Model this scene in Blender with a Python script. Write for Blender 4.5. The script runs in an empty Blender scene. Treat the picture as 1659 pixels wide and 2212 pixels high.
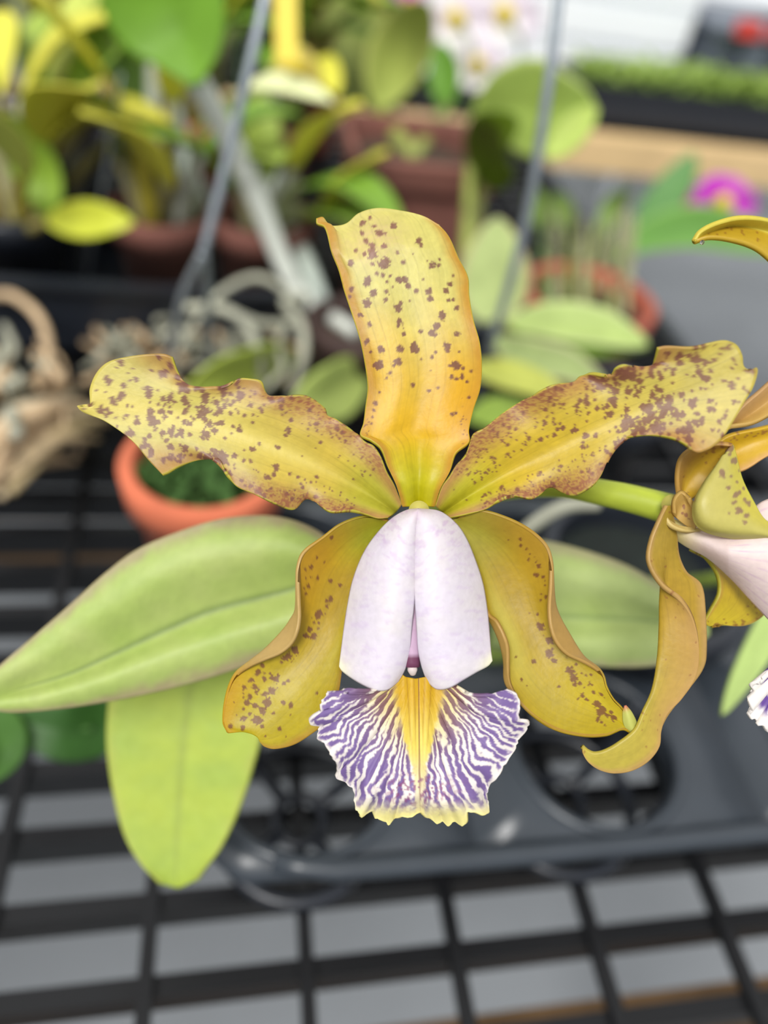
import bpy, math, random
import numpy as np
from mathutils import Matrix, Vector

# ------------------------------------------------------------------ camera, sky, sun, exposure
F = 1600.0; CX = 829.5; CY = 1106.0; D0 = 0.13
th, ro, yaw = map(math.radians, (43.5, 10.7, 15.2))
up = np.array([math.cos(th)*math.sin(ro), math.cos(th)*math.cos(ro), math.sin(th)])
fw = np.array([0, 0, -1.0]); fh = fw - up*np.dot(fw, up); fh /= np.linalg.norm(fh)
rt = np.cross(fh, up); d1 = math.cos(yaw)*fh - math.sin(yaw)*rt; d2 = np.cross(d1, up)
R = np.array([d2, d1, up]); CAM = np.array([0, 0, 1.08])
sc = bpy.context.scene
cd = bpy.data.cameras.new('camera'); cam = bpy.data.objects.new('camera', cd); sc.collection.objects.link(cam)
M4 = Matrix([list(R[i]) + [CAM[i]] for i in range(3)] + [[0, 0, 0, 1]])
cam.matrix_world = M4
cd.sensor_fit = 'VERTICAL'; cd.sensor_height = 36.0; cd.sensor_width = 27.0
cd.lens = F*36/2212
cd.clip_start = 0.01; cd.clip_end = 60
cd.dof.use_dof = True; cd.dof.focus_distance = 0.129
cd.dof.aperture_fstop = cd.lens/4.8
sc.camera = cam
w = bpy.data.worlds.new('World'); sc.world = w; w.use_nodes = True
nt = w.node_tree; nt.nodes.clear()
tc = nt.nodes.new('ShaderNodeTexCoord'); sp = nt.nodes.new('ShaderNodeSeparateXYZ')
rp = nt.nodes.new('ShaderNodeValToRGB'); bg = nt.nodes.new('ShaderNodeBackground'); wo = nt.nodes.new('ShaderNodeOutputWorld')
nt.links.new(tc.outputs['Generated'], sp.inputs[0]); nt.links.new(sp.outputs['Z'], rp.inputs[0])
nt.links.new(rp.outputs[0], bg.inputs[0]); nt.links.new(bg.outputs[0], wo.inputs[0])
rp.color_ramp.elements[0].position = 0.0; rp.color_ramp.elements[0].color = (0.55, 0.58, 0.62, 1)
rp.color_ramp.elements[1].position = 0.8; rp.color_ramp.elements[1].color = (1.0, 1.0, 1.0, 1)
bg.inputs[1].default_value = 0.78
sl = bpy.data.lights.new('sun', 'SUN'); so = bpy.data.objects.new('sun', sl); sc.collection.objects.link(so)
sl.energy = 2.5; sl.angle = math.radians(20); sl.color = (1.0, 0.98, 0.94)
so.rotation_euler = Vector((-0.45, -0.6, 1.0)).to_track_quat('Z', 'Y').to_euler()
sc.view_settings.view_transform = 'Standard'; sc.view_settings.look = 'None'
sc.view_settings.gamma = 1; sc.view_settings.exposure = 0.42; sc.view_settings.use_curve_mapping = False
sc.cycles.use_denoising = True

# ------------------------------------------------------------------ helpers
rng = np.random.RandomState(7); random.seed(7)
def P(x, y, d): return CAM + R @ (np.array([(x-CX)/F, (CY-y)/F, -1.0])*d)
def onz(x, y, z):
    v = R @ np.array([(x-CX)/F, (CY-y)/F, -1.0]); return CAM + v*(z-CAM[2])/v[2]
def pxw(A, d0=D0):                       # (...,3) px, py, relative depth in px at the flower's scale -> world
    A = np.asarray(A, float); d = d0*(1+A[..., 2]/F)
    c = np.stack([(A[..., 0]-CX)/F*d, (CY-A[..., 1])/F*d, -d], -1)
    return c @ R.T + CAM
def lin(c):
    c = np.asarray(c, float)/255.0
    return np.where(c <= 0.04045, c/12.92, ((c+0.055)/1.055)**2.4)
def c3(pts):
    return np.array([tuple(p) + (0,)*(3-len(p)) for p in pts], float)
def cr(pts, n):                          # Catmull-Rom resample by chord length
    p = c3(pts) if not isinstance(pts, np.ndarray) else pts
    if len(p) == 2:
        t = np.linspace(0, 1, n)[:, None]; return p[0]*(1-t)+p[1]*t
    d = np.r_[0, np.cumsum(np.maximum(np.linalg.norm(np.diff(p, axis=0), axis=1), 1e-9))]; d /= d[-1]
    m = np.zeros_like(p)
    m[1:-1] = (p[2:]-p[:-2])/(d[2:]-d[:-2])[:, None]
    m[0] = (p[1]-p[0])/(d[1]-d[0]); m[-1] = (p[-1]-p[-2])/(d[-1]-d[-2])
    t = np.linspace(0, 1, n); i = np.clip(np.searchsorted(d, t, 'right')-1, 0, len(p)-2)
    h = (d[i+1]-d[i])[:, None]; s = ((t-d[i])[:, None])/h
    return ((2*s**3-3*s**2+1)*p[i] + (s**3-2*s**2+s)*h*m[i] + (-2*s**3+3*s**2)*p[i+1] + (s**3-s**2)*h*m[i+1])
def coons(L, Rr, B, T, n, m, zf=None, relax=0):
    L = cr(L, n); Rr = cr(Rr, n); B = cr(B, m); T = cr(T, m)
    u = np.linspace(0, 1, n)[:, None, None]; v = np.linspace(0, 1, m)[None, :, None]
    S = (1-v)*L[:, None]+v*Rr[:, None]+(1-u)*B[None]+u*T[None]
    S = S-((1-u)*(1-v)*L[0]+(1-u)*v*Rr[0]+u*(1-v)*L[-1]+u*v*Rr[-1])
    for _ in range(relax):                 # even out the interior so edge waves stay near the edge
        S[1:-1, 1:-1] = .25*(S[2:, 1:-1]+S[:-2, 1:-1]+S[1:-1, 2:]+S[1:-1, :-2])
    if zf is not None: S[..., 2] += zf(u[..., 0], v[..., 0])
    return S
def loft(rails, n, m, vs=None, zf=None):
    Q = np.array([cr(r, n) for r in rails])            # k,n,3
    k = len(rails); vs = np.linspace(0, 1, k) if vs is None else np.array(vs, float)
    t = np.linspace(0, 1, m); out = np.zeros((n, m, 3))
    mm = np.zeros_like(Q)
    if k > 2: mm[1:-1] = (Q[2:]-Q[:-2])/(vs[2:]-vs[:-2])[:, None, None]
    mm[0] = (Q[1]-Q[0])/(vs[1]-vs[0]); mm[-1] = (Q[-1]-Q[-2])/(vs[-1]-vs[-2])
    for j, tt in enumerate(t):
        i = min(max(np.searchsorted(vs, tt, 'right')-1, 0), k-2); h = vs[i+1]-vs[i]; s = (tt-vs[i])/h
        out[:, j] = (2*s**3-3*s**2+1)*Q[i]+(s**3-2*s**2+s)*h*mm[i]+(-2*s**3+3*s**2)*Q[i+1]+(s**3-s**2)*h*mm[i+1]
    if zf is not None:
        out[..., 2] += zf(np.linspace(0, 1, n)[:, None], t[None])
    return out
_lat = np.random.RandomState(3).rand(64, 256, 256)
def vn(x, y, seed=0):                    # smooth value noise 0..1
    x = np.asarray(x, float)+1000; y = np.asarray(y, float)+1000
    xi = np.floor(x).astype(int); yi = np.floor(y).astype(int); fx = x-xi; fy = y-yi
    fx = fx*fx*(3-2*fx); fy = fy*fy*(3-2*fy); L = _lat[seed % 64]
    a = L[xi % 256, yi % 256]; b = L[(xi+1) % 256, yi % 256]; c = L[xi % 256, (yi+1) % 256]; d = L[(xi+1) % 256, (yi+1) % 256]
    return (a*(1-fx)+b*fx)*(1-fy)+(c*(1-fx)+d*fx)*fy
def fbm(x, y, seed=0): return 0.55*vn(x, y, seed)+0.3*vn(x*2.1, y*2.1, seed+1)+0.15*vn(x*4.3, y*4.3, seed+2)
def ss(a, b, x): t = np.clip((x-a)/(b-a), 0, 1); return t*t*(3-2*t)
def mix(a, b, t): return a*(1-t[..., None])+b*t[..., None]

def wloc(o):
    l = np.zeros(3)
    while o is not None: l = l+np.array(o.location); o = o.parent
    return l
def put(name, verts, faces, mat, parent=None, smooth=True, col=None, origin=None):
    me = bpy.data.meshes.new(name); o = bpy.data.objects.new(name, me); sc.collection.objects.link(o)
    verts = np.asarray(verts, float)
    if parent is not None: o.parent = parent
    if origin is None: origin = verts.mean(0) if parent is None else wloc(parent)
    o.location = np.array(origin)-(wloc(parent) if parent is not None else 0)
    me.from_pydata((verts-np.array(origin)).tolist(), [], faces if isinstance(faces, list) else faces.tolist())
    me.materials.append(mat)
    if smooth: me.polygons.foreach_set('use_smooth', [True]*len(me.polygons))
    if col is not None:
        a = me.color_attributes.new('pigment', 'FLOAT_COLOR', 'POINT')
        a.data.foreach_set('color', np.concatenate([col.reshape(-1, 3), np.ones((len(verts), 1))], 1).astype(np.float32).ravel())
    me.update(); return o
def gridfaces(n, m, off=0, closed=False):
    F_ = []
    mm = m if closed else m-1
    for i in range(n-1):
        for j in range(mm):
            j2 = (j+1) % m
            F_.append((off+i*m+j, off+(i+1)*m+j, off+(i+1)*m+j2, off+i*m+j2))
    return F_
def sheet(name, S, col, mat, parent, thick=0.0005, d0=D0, world=False):
    n, m = S.shape[:2]; V = (S if world else pxw(S, d0)).reshape(-1, 3)
    o = put(name, V, gridfaces(n, m), mat, parent, col=col)
    md = o.modifiers.new('thickness', 'SOLIDIFY'); md.thickness = thick; md.offset = 0
    return o
class MB:
    def __init__(s): s.v = []; s.f = []; s.n = 0
    def add(s, v, f):
        s.v.append(np.asarray(v, float)); s.f += [tuple(i+s.n for i in q) for q in f]; s.n += len(v); return s
    def box(s, a, b):
        a = np.array(a, float); b = np.array(b, float); lo = np.minimum(a, b); hi = np.maximum(a, b)
        v = [[(lo, hi)[i][0], (lo, hi)[j][1], (lo, hi)[k][2]] for i in (0, 1) for j in (0, 1) for k in (0, 1)]
        return s.add(v, [(0, 1, 3, 2), (4, 6, 7, 5), (0, 4, 5, 1), (2, 3, 7, 6), (0, 2, 6, 4), (1, 5, 7, 3)])
    def obox(s, c, ax, ay, az):              # oriented box, half axes
        c = np.array(c); v = [c+i*np.array(ax)+j*np.array(ay)+k*np.array(az) for i in (-1, 1) for j in (-1, 1) for k in (-1, 1)]
        return s.add(v, [(0, 1, 3, 2), (4, 6, 7, 5), (0, 4, 5, 1), (2, 3, 7, 6), (0, 2, 6, 4), (1, 5, 7, 3)])
    def tube(s, pts, r, n=24, k=10, cap=True, flat=1.0):
        p = cr(np.array(pts, float), n); r = np.interp(np.linspace(0, 1, n), np.linspace(0, 1, len(np.atleast_1d(r))), np.atleast_1d(r))
        T = np.gradient(p, axis=0); T /= np.linalg.norm(T, axis=1)[:, None]+1e-12
        a = np.array([0.3, 0.2, 1.0]) if abs(T[0][2]) < 0.8 else np.array([1.0, 0.1, 0])
        V = []
        N = np.cross(T[0], a); N /= np.linalg.norm(N)
        for i in range(n):
            N = N-T[i]*np.dot(N, T[i]); N /= np.linalg.norm(N); B = np.cross(T[i], N)
            for j in range(k):
                A = 2*math.pi*j/k; V.append(p[i]+r[i]*(math.cos(A)*N+flat*math.sin(A)*B))
        f = gridfaces(n, k, 0, True)
        if cap: f += [tuple(range(k))[::1], tuple((n-1)*k+j for j in range(k))[::-1]]
        return s.add(V, f)
    def lathe(s, c, prof, k=48, arc=None):   # prof: (r, z) list
        V = [[c[0]+r*math.cos(2*math.pi*j/k), c[1]+r*math.sin(2*math.pi*j/k), c[2]+z] for r, z in prof for j in range(k)]
        return s.add(V, gridfaces(len(prof), k, 0, True))
    def ring(s, c, r, rt_, k=48, q=8, sz=1.0):
        V = []
        for i in range(k):
            A = 2*math.pi*i/k
            for j in range(q):
                B = 2*math.pi*j/q; V.append([c[0]+(r+rt_*math.cos(B))*math.cos(A), c[1]+(r+rt_*math.cos(B))*math.sin(A), c[2]+sz*rt_*math.sin(B)])
        f = [(i*q+j, ((i+1) % k)*q+j, ((i+1) % k)*q+(j+1) % q, i*q+(j+1) % q) for i in range(k) for j in range(q)]
        return s.add(V, f)
    def build(s, name, mat, parent=None, smooth=True, origin=None, col=None):
        return put(name, np.concatenate(s.v), s.f, mat, parent, smooth, col, origin)

# materials
def principled(name):
    m = bpy.data.materials.new(name); m.use_nodes = True; n = m.node_tree.nodes; b = n['Principled BSDF']; return m, m.node_tree, b
def mat(name, rgb, rough=0.6, noise=0.12, scale=60, bump=0.0, metal=0.0, spec=0.5):
    m, t, b = principled(name); c = lin(rgb)
    tcn = t.nodes.new('ShaderNodeTexCoord'); nz = t.nodes.new('ShaderNodeTexNoise'); nz.inputs['Scale'].default_value = scale; nz.inputs['Detail'].default_value = 5
    t.links.new(tcn.outputs['Object'], nz.inputs['Vector'])
    r = t.nodes.new('ShaderNodeValToRGB'); r.color_ramp.elements[0].position = 0.3; r.color_ramp.elements[1].position = 0.7
    r.color_ramp.elements[0].color = (*(c*(1-noise)), 1); r.color_ramp.elements[1].color = (*np.minimum(c*(1+noise), 1), 1)
    t.links.new(nz.outputs['Fac'], r.inputs[0]); t.links.new(r.outputs[0], b.inputs['Base Color'])
    b.inputs['Roughness'].default_value = rough; b.inputs['Metallic'].default_value = metal; b.inputs['Specular IOR Level'].default_value = spec
    if bump:
        bp = t.nodes.new('ShaderNodeBump'); bp.inputs['Strength'].default_value = bump; bp.inputs['Distance'].default_value = 0.002
        t.links.new(nz.outputs['Fac'], bp.inputs['Height']); t.links.new(bp.outputs[0], b.inputs['Normal'])
    return m
def tissue(name, rough=0.42, trans=0.25, scale=900, bump=0.25, rgb=None, spec=0.4, dist=0.0002):
    m, t, b = principled(name)
    tcn = t.nodes.new('ShaderNodeTexCoord'); nz = t.nodes.new('ShaderNodeTexNoise'); nz.inputs['Scale'].default_value = scale; nz.inputs['Detail'].default_value = 4
    t.links.new(tcn.outputs['Object'], nz.inputs['Vector'])
    if rgb is None:
        a = t.nodes.new('ShaderNodeVertexColor'); a.layer_name = 'pigment'; src = a.outputs['Color']
    else:
        c = lin(rgb); a = t.nodes.new('ShaderNodeRGB'); a.outputs[0].default_value = (*c, 1); src = a.outputs[0]
    mp = t.nodes.new('ShaderNodeMapRange'); mp.inputs['To Min'].default_value = 0.9; mp.inputs['To Max'].default_value = 1.1
    t.links.new(nz.outputs['Fac'], mp.inputs['Value'])
    mx = t.nodes.new('ShaderNodeVectorMath'); mx.operation = 'SCALE'
    t.links.new(src, mx.inputs[0]); t.links.new(mp.outputs[0], mx.inputs['Scale'])
    t.links.new(mx.outputs[0], b.inputs['Base Color'])
    b.inputs['Roughness'].default_value = rough; b.inputs['Specular IOR Level'].default_value = spec
    bp = t.nodes.new('ShaderNodeBump'); bp.inputs['Strength'].default_value = bump; bp.inputs['Distance'].default_value = dist
    t.links.new(nz.outputs['Fac'], bp.inputs['Height']); t.links.new(bp.outputs[0], b.inputs['Normal'])
    tr = t.nodes.new('ShaderNodeBsdfTranslucent'); t.links.new(mx.outputs[0], tr.inputs[0])
    ms = t.nodes.new('ShaderNodeMixShader'); ms.inputs[0].default_value = trans
    t.links.new(b.outputs[0], ms.inputs[1]); t.links.new(tr.outputs[0], ms.inputs[2])
    t.links.new(ms.outputs[0], t.nodes['Material Output'].inputs['Surface'])
    return m
PET = tissue('petal_tissue'); LEAF = tissue('leaf_tissue', rough=0.5, trans=0.15, scale=250, bump=0.35, dist=0.0006)
LIP = tissue('lip_tissue', rough=0.5, trans=0.3, bump=0.35)
BLACK = mat('black_plastic', (30, 34, 42), 0.36, 0.1, 80, 0.1)
WIRE_B = mat('black_coated_mesh', (11, 12, 15), 0.42, 0.15, 60, 0.05, spec=0.35)
STEEL = mat('galvanised_wire', (150, 158, 165), 0.35, 0.1, 200, metal=0.5)
TERRA = mat('terracotta', (196, 104, 72), 0.85, 0.12, 40, 0.3)
TERRA2 = mat('red_brown_clay', (158, 82, 62), 0.85, 0.15, 40, 0.3)
BROWN = mat('dark_brown_pot', (58, 40, 36), 0.7, 0.15, 30, 0.1)
TRAY = mat('tray_plastic_sky_sheen', (50, 56, 63), 0.34, 0.08, 60, 0.08)  # black plastic made lighter, the sky's sheen put into its colour
TERRA_D = mat('weathered_brown_clay', (120, 76, 66), 0.85, 0.2, 30, 0.3)
CONC = mat('concrete', (116, 120, 124), 0.85, 0.06, 6, 0.1)
WOOD = mat('pine_wood', (206, 176, 128), 0.75, 0.15, 12, 0.1)
WOOD_D = mat('stained_bench_wood', (120, 92, 60), 0.8, 0.2, 20, 0.1)
DARKSOIL = mat('dark_bark', (22, 30, 26), 0.9, 0.4, 120, 0.6)  # near-black green fill of the nursery pot, darker than the bark mix
SOIL = mat('bark_mix', (62, 48, 36), 0.95, 0.5, 120, 1.0)
MOSSY = tissue('mossy_green', rgb=(66, 100, 44), rough=0.8, trans=0.2)
HUSK = mat('dry_sheath', (190, 164, 130), 0.8, 0.2, 60, 0.4)
ROOT = mat('pale_aerial_root', (164, 164, 146), 0.7, 0.12, 60, 0.2)
WHITE = mat('white_siding_paint', (248, 251, 255), 0.6, 0.02, 8)
GREYBIN = mat('grey_bin_plastic', (92, 100, 112), 0.5, 0.06, 10)
DARKBIN = mat('dark_navy_plastic', (40, 48, 62), 0.5, 0.06, 10)
RED = mat('red_plastic', (205, 60, 50), 0.5, 0.05, 10)
WHITEPOT = mat('white_pot_plastic', (226, 228, 226), 0.5, 0.04, 20)
TAGY = mat('yellow_tag_plastic', (214, 190, 20), 0.5, 0.03, 20)
TAGW = mat('white_tag_plastic', (232, 230, 222), 0.5, 0.03, 20)
BLUE = mat('blue_plastic', (40, 110, 210), 0.5, 0.03, 20)
def tag(o, label=None, cat=None, group=None, kind=None):
    if label: o['label'] = label
    if cat: o['category'] = cat
    if group: o['group'] = group
    if kind: o['kind'] = kind
    return o
def empty(name, loc, parent=None):
    o = bpy.data.objects.new(name, None); sc.collection.objects.link(o); o.empty_display_size = 0.02
    if parent is not None: o.parent = parent; o.location = np.array(loc)-wloc(parent)
    else: o.location = loc
    return o
def blade(name, pts, wpx, rgb, parent, edge=None, tilt=0.0, fold=0.25, sharp=1.0, n=40, m=17, matl=None, mid=None, base=0.15):
    """leaf: centreline of (px, py, depth m), greatest width in px, tilt of the blade about its length"""
    W = np.array([P(*p) for p in pts]); c = cr(W, n); dep = cr(np.array([[p[2], 0, 0] for p in pts], float), n)[:, 0]
    T = np.gradient(c, axis=0); T /= np.linalg.norm(T, axis=1)[:, None]
    view = c-CAM; view /= np.linalg.norm(view, axis=1)[:, None]
    A = np.cross(T, view); A /= np.linalg.norm(A, axis=1)[:, None]; B = np.cross(A, T)
    u = np.linspace(0, 1, n); wd = np.clip(np.sin(math.pi*np.clip(u, 0, 1)**sharp), 0, 1)**0.62
    wd = np.maximum(wd, base*(1-u)**2); wd[-1] = 0.01
    hw = wpx*0.5*dep/F*wd
    v = np.linspace(-1, 1, m)
    dirA = A*math.cos(tilt)+B*math.sin(tilt); dirB = -A*math.sin(tilt)+B*math.cos(tilt)
    S = c[:, None]+hw[:, None, None]*(v[None, :, None]*dirA[:, None]+fold*((1-np.abs(v))**1.0*1.0)[None, :, None]*dirB[:, None])
    U, V = np.meshgrid(u, v, indexing='ij'); col = np.tile(lin(rgb), (n, m, 1))
    nz = fbm(U*5+wpx, V*2+wpx, int(wpx) % 40); col = col*(0.82+0.36*nz)[..., None]
    if edge is not None: col = mix(col, np.tile(lin(edge), (n, m, 1)), ss(0.75, 1.0, np.abs(V))*0.8)
    if mid is not None: col = mix(col, np.tile(lin(mid), (n, m, 1)), ss(0.12, 0.0, np.abs(V))*0.7)
    return sheet(name, S, col, matl or LEAF, parent, 0.0012, world=True)
def cane(name, pts, rad_px, rgb, parent, k=12, rings=True, matl=None):
    W = np.array([P(*p) for p in pts]); dm = np.mean([p[2] for p in pts]); r = np.atleast_1d(rad_px)*dm/F
    b = MB().tube(W, r, 40, k); V = np.concatenate(b.v); n = len(V)
    t = np.repeat(np.linspace(0, 1, 40), k); col = np.tile(lin(rgb), (n, 1))*(0.85+0.3*vn(t*14, np.tile(np.arange(k), 40)*0.6, 5))[:, None]
    if rings: col = col*(1-0.35*ss(0.8, 1.0, np.cos(t*2*math.pi*5)))[:, None]
    return b.build(name, matl or LEAF, parent, col=col)

# ------------------------------------------------------------------ setting
fl = MB().box((-6, -2, -0.05), (9, 10, 0.0)).build('floor', CONC, smooth=False); tag(fl, kind='structure')
# siding wall far behind
def wall():
    mb = MB(); y0 = 5.2
    for i in range(16):
        z = i*0.16
        mb.add([(-6, y0, z), (9, y0, z), (9, y0-0.03, z), (-6, y0-0.03, z), (-6, y0, z+0.16), (9, y0, z+0.16), (9, y0-0.008, z+0.16), (-6, y0-0.008, z+0.16)],
               [(0, 1, 2, 3), (3, 2, 6, 7), (4, 7, 6, 5), (0, 4, 5, 1)])
    o = mb.build('wall_back', WHITE, smooth=False); tag(o, kind='structure')
wall()

# near bench: black mesh top on a timber frame
BZ = 0.80; XR = 0.345; YB = 0.93
X0 = onz(313, 2127, BZ); 
def bench(name, x0, x1, y0, y1, label, sx, sy, offx, offy, woodfront, top_h=0.017, rail=0.075, rw=0.03):
    r = empty(name, ((x0+x1)/2, (y0+y1)/2, 0)); tag(r, label, 'bench', 'greenhouse benches')
    lon = MB(); i = math.ceil((x0-offx)/sx)
    while offx+i*sx < x1:
        x = offx+i*sx; lon.box((x-0.0024, y0, BZ-0.005), (x+0.0024, y1, BZ)); i += 1
    cro = MB(); i = math.ceil((y0-offy)/sy)
    while offy+i*sy < y1:
        y = offy+i*sy; cro.box((x0, y-0.0032, BZ-top_h-0.003), (x1, y+0.0032, BZ-0.003)); i += 1
    g = MB(); g.v = lon.v+cro.v; g.f = lon.f+[tuple(q+lon.n for q in f) for f in cro.f]; g.n = lon.n+cro.n
    g.build('mesh_top', WIRE_B, r, smooth=False)
    for a, b_ in [((x0-rw, y0-rw, BZ-rail), (x1+rw, y0, BZ-0.002)), ((x0-rw, y1, BZ-0.075), (x1+rw, y1+rw, BZ-0.002)),
                  ((x0-rw, y0, BZ-0.075), (x0, y1, BZ-0.002)), ((x1, y0, BZ-0.075), (x1+rw, y1, BZ-0.002))]:
        MB().box(a, b_).build('side_rail', woodfront, r, smooth=False)
    for lx in (x0+0.02, x1-0.06):
        for ly in (y0+0.02, y1-0.06):
            MB().box((lx, ly, 0), (lx+0.05, ly+0.05, BZ-0.075)).build('leg', WOOD_D, r, smooth=False)
    return r
near = bench('bench', -0.75, XR, -0.12, YB, 'black wire mesh bench top under the orchids, concrete floor seen through its cells', 0.0515, 0.0258, X0[0], X0[1], BLACK, rail=0.02, rw=0.008)
for y in (onz(1500, 2185, .735)[1]-.007, onz(100, 1170, .735)[1]): MB().box((-0.78, y, BZ-0.085), (XR+0.008, y+0.016, BZ-0.065)).build('cross_rail', WOOD_D, near, smooth=False)
far = bench('bench', -1.6, 2.6, 1.02, 1.9, 'pale wooden fronted bench carrying black seedling trays across the aisle', 0.06, 0.06, 0, 0, WOOD, rail=0.045)

# black carry tray with round pot holes
def tray():
    zt = BZ+0.046; h1 = onz(1285, 1612, zt); h2 = onz(668, 1728, zt); pitch = h1[0]-h2[0]; rr = 0.030; yc = h1[1]
    r = empty('carry_tray', (h1[0], yc, BZ)); tag(r, 'black plastic carry tray with round pot holes standing on the mesh bench', 'tray')
    pl = MB(); half = pitch/2; front = 0.0345; k = 64
    for i in range(0, 3):
        cx = h2[0]+i*pitch
        for j in range(0, 2):
            cy = yc+j*0.092; inner = []; outer = []
            for a in range(k):
                A = 2*math.pi*a/k; c_, s_ = math.cos(A), math.sin(A)
                inner.append((cx+rr*c_, cy+rr*s_))
                sxl = half if not (i == 0 and c_ < 0) else None
                yf = front if s_ < 0 else 0.046
                if j == 1 and s_ < 0: yf = 0.092-0.046
                if j == 1 and s_ > 0: yf = 0.04
                if sxl is None:
                    q = (1.0/max(abs(c_)/(rr+0.005), 1e-6)) if abs(s_)*(rr+0.005) < abs(c_)*yf else yf/abs(s_)
                    q = min(1/max(abs(c_)/(rr+0.007), 1e-6), yf/max(abs(s_), 1e-6)); q = min(q, (rr+0.010))
                else: q = min(sxl/max(abs(c_), 1e-6), yf/max(abs(s_), 1e-6))
                outer.append((cx+q*c_, cy+q*s_))
            V = [(x, y, zt) for x, y in inner]+[(x, y, zt) for x, y in outer]+[(x, y, zt-0.006) for x, y in outer]
            pl.add(V, gridfaces(3, k, 0, True))
            pl.ring((cx, cy, zt-0.0005), rr+0.001, 0.0022)
            pl.lathe((cx, cy, zt), [(rr, 0), (rr-0.001, -0.012), (rr-0.0005, -0.0125)], k)
    pl.build('top_plate', TRAY, r)
    rim = MB()
    xa = h2[0]-rr*0.4; xb = h2[0]+2*pitch+half
    rim.tube([(xa, yc-front+0.004, zt), (xa+0.02, yc-front, zt), (xb-0.02, yc-front, zt), (xb, yc-front, zt)], 0.0035, 30, 8)
    rim.build('front_rim', TRAY, r)
    for i in range(0, 3):
        for j in range(0, 2):
            cx = h2[0]+i*pitch; cy = yc+j*0.092; cage = MB()
            cage.ring((cx, cy, BZ+0.003), rr*0.97, 0.0026)
            cage.ring((cx, cy, BZ+0.003), rr*0.3, 0.0022)
            for q in range(4):
                A = math.radians(35+90*q); c_, s_ = math.cos(A), math.sin(A)
                cage.tube([(cx+rr*c_, cy+rr*s_, zt-0.002), (cx+rr*.95*c_, cy+rr*.95*s_, BZ+0.02), (cx+rr*.97*c_, cy+rr*.97*s_, BZ+0.003)], 0.003, 8, 8)
                cage.tube([(cx+rr*.97*c_, cy+rr*.97*s_, BZ+0.003), (cx+rr*.3*c_, cy+rr*.3*s_, BZ+0.003)], 0.0025, 4, 8)
            cage.build('pot_cage', BLACK, r)
tray()

# ------------------------------------------------------------------ pots
def pot(name, c, r, h, m, label, cat='pot', fill=SOIL, group=None, taper=0.72, rim=0.004, rimh=0.018, square=False, rough_fill=True):
    """c: world centre of the rim's plane projected on the bench"""
    e = empty(name, (c[0], c[1], BZ)); tag(e, label, cat, group)
    rb = r*taper; t = 0.003; k = 4 if square else 56
    b = MB(); c0 = (c[0], c[1], BZ)
    prof = [(0.001, 0.004), (rb, 0.0), (r-rim*1.2, h-rimh), (r, h-rimh), (r+rim*0.3, h-0.002), (r-0.001, h), (r-t*1.5, h), (r-t*2, h-0.004), (rb-t, 0.006)]
    if square:
        V = []
        for rr_, z in prof:
            for s in range(4):
                for q in range(8):
                    a = -1+2*(q+0.5)/8; xx, yy = [(a, -1), (1, a), (-a, 1), (-1, -a)][s]; V.append((c[0]+rr_*xx, c[1]+rr_*yy, BZ+z))
        b.add(V, gridfaces(len(prof), 32, 0, True))
    else: b.lathe(c0, prof, k)
    b.build('pot_wall', m, e, smooth=not square)
    g = MB(); rs = r-t*2.2; n = 18; V = [(c[0], c[1], BZ+h-0.014)]
    for i in range(1, n):
        for j in range(40):
            A = 2*math.pi*j/40; q = rs*i/(n-1); V.append((c[0]+q*math.cos(A), c[1]+q*math.sin(A), BZ+h-0.014+0.006*(fbm(q*300*math.cos(A)+3, q*300*math.sin(A)+7, 9)-0.5)*(1-(i/(n-1))**4)*1.5))
    fc = [(0, 1+j, 1+(j+1) % 40) for j in range(40)]+[(1+(i-1)*40+j, 1+i*40+j, 1+i*40+(j+1) % 40, 1+(i-1)*40+(j+1) % 40) for i in range(1, n-1) for j in range(40)]
    g.add(V, fc); g.build('potting_bark', fill, e)
    return e
def rimc(x, y, h): return onz(x, y, BZ+h)
c = rimc(440, 992, 0.075); pot('clay_pot', c, 0.033, 0.075, TERRA, 'bright orange terracotta pot with mossy growth standing behind the big left leaf')
HC = c
# moss and tiny weeds in that pot
mb = MB()
for i in range(420):
    a = random.random()*2*math.pi; q = 0.026*math.sqrt(random.random()); x = HC[0]+q*math.cos(a); y = HC[1]+q*math.sin(a); z = BZ+0.066+random.random()*0.012
    s = 0.0014+0.002*random.random(); aa = random.random()*6.28; n_ = np.array([math.cos(aa)*0.6, math.sin(aa)*0.6, 0.8]); t_ = np.cross(n_, [0.3, 1, 0.2]); t_ /= np.linalg.norm(t_); b_ = np.cross(n_, t_); b_ /= np.linalg.norm(b_)
    ctr = np.array([x, y, z]); mb.add([ctr+s*(math.cos(k*math.pi/3)*t_+math.sin(k*math.pi/3)*b_) for k in range(6)]+[ctr-n_*s*0.3], [(k, (k+1) % 6, 6) for k in range(6)])
o = mb.build('moss', MOSSY); tag(o, 'low green mossy weeds growing inside the orange terracotta pot', 'moss', kind='stuff')

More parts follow.
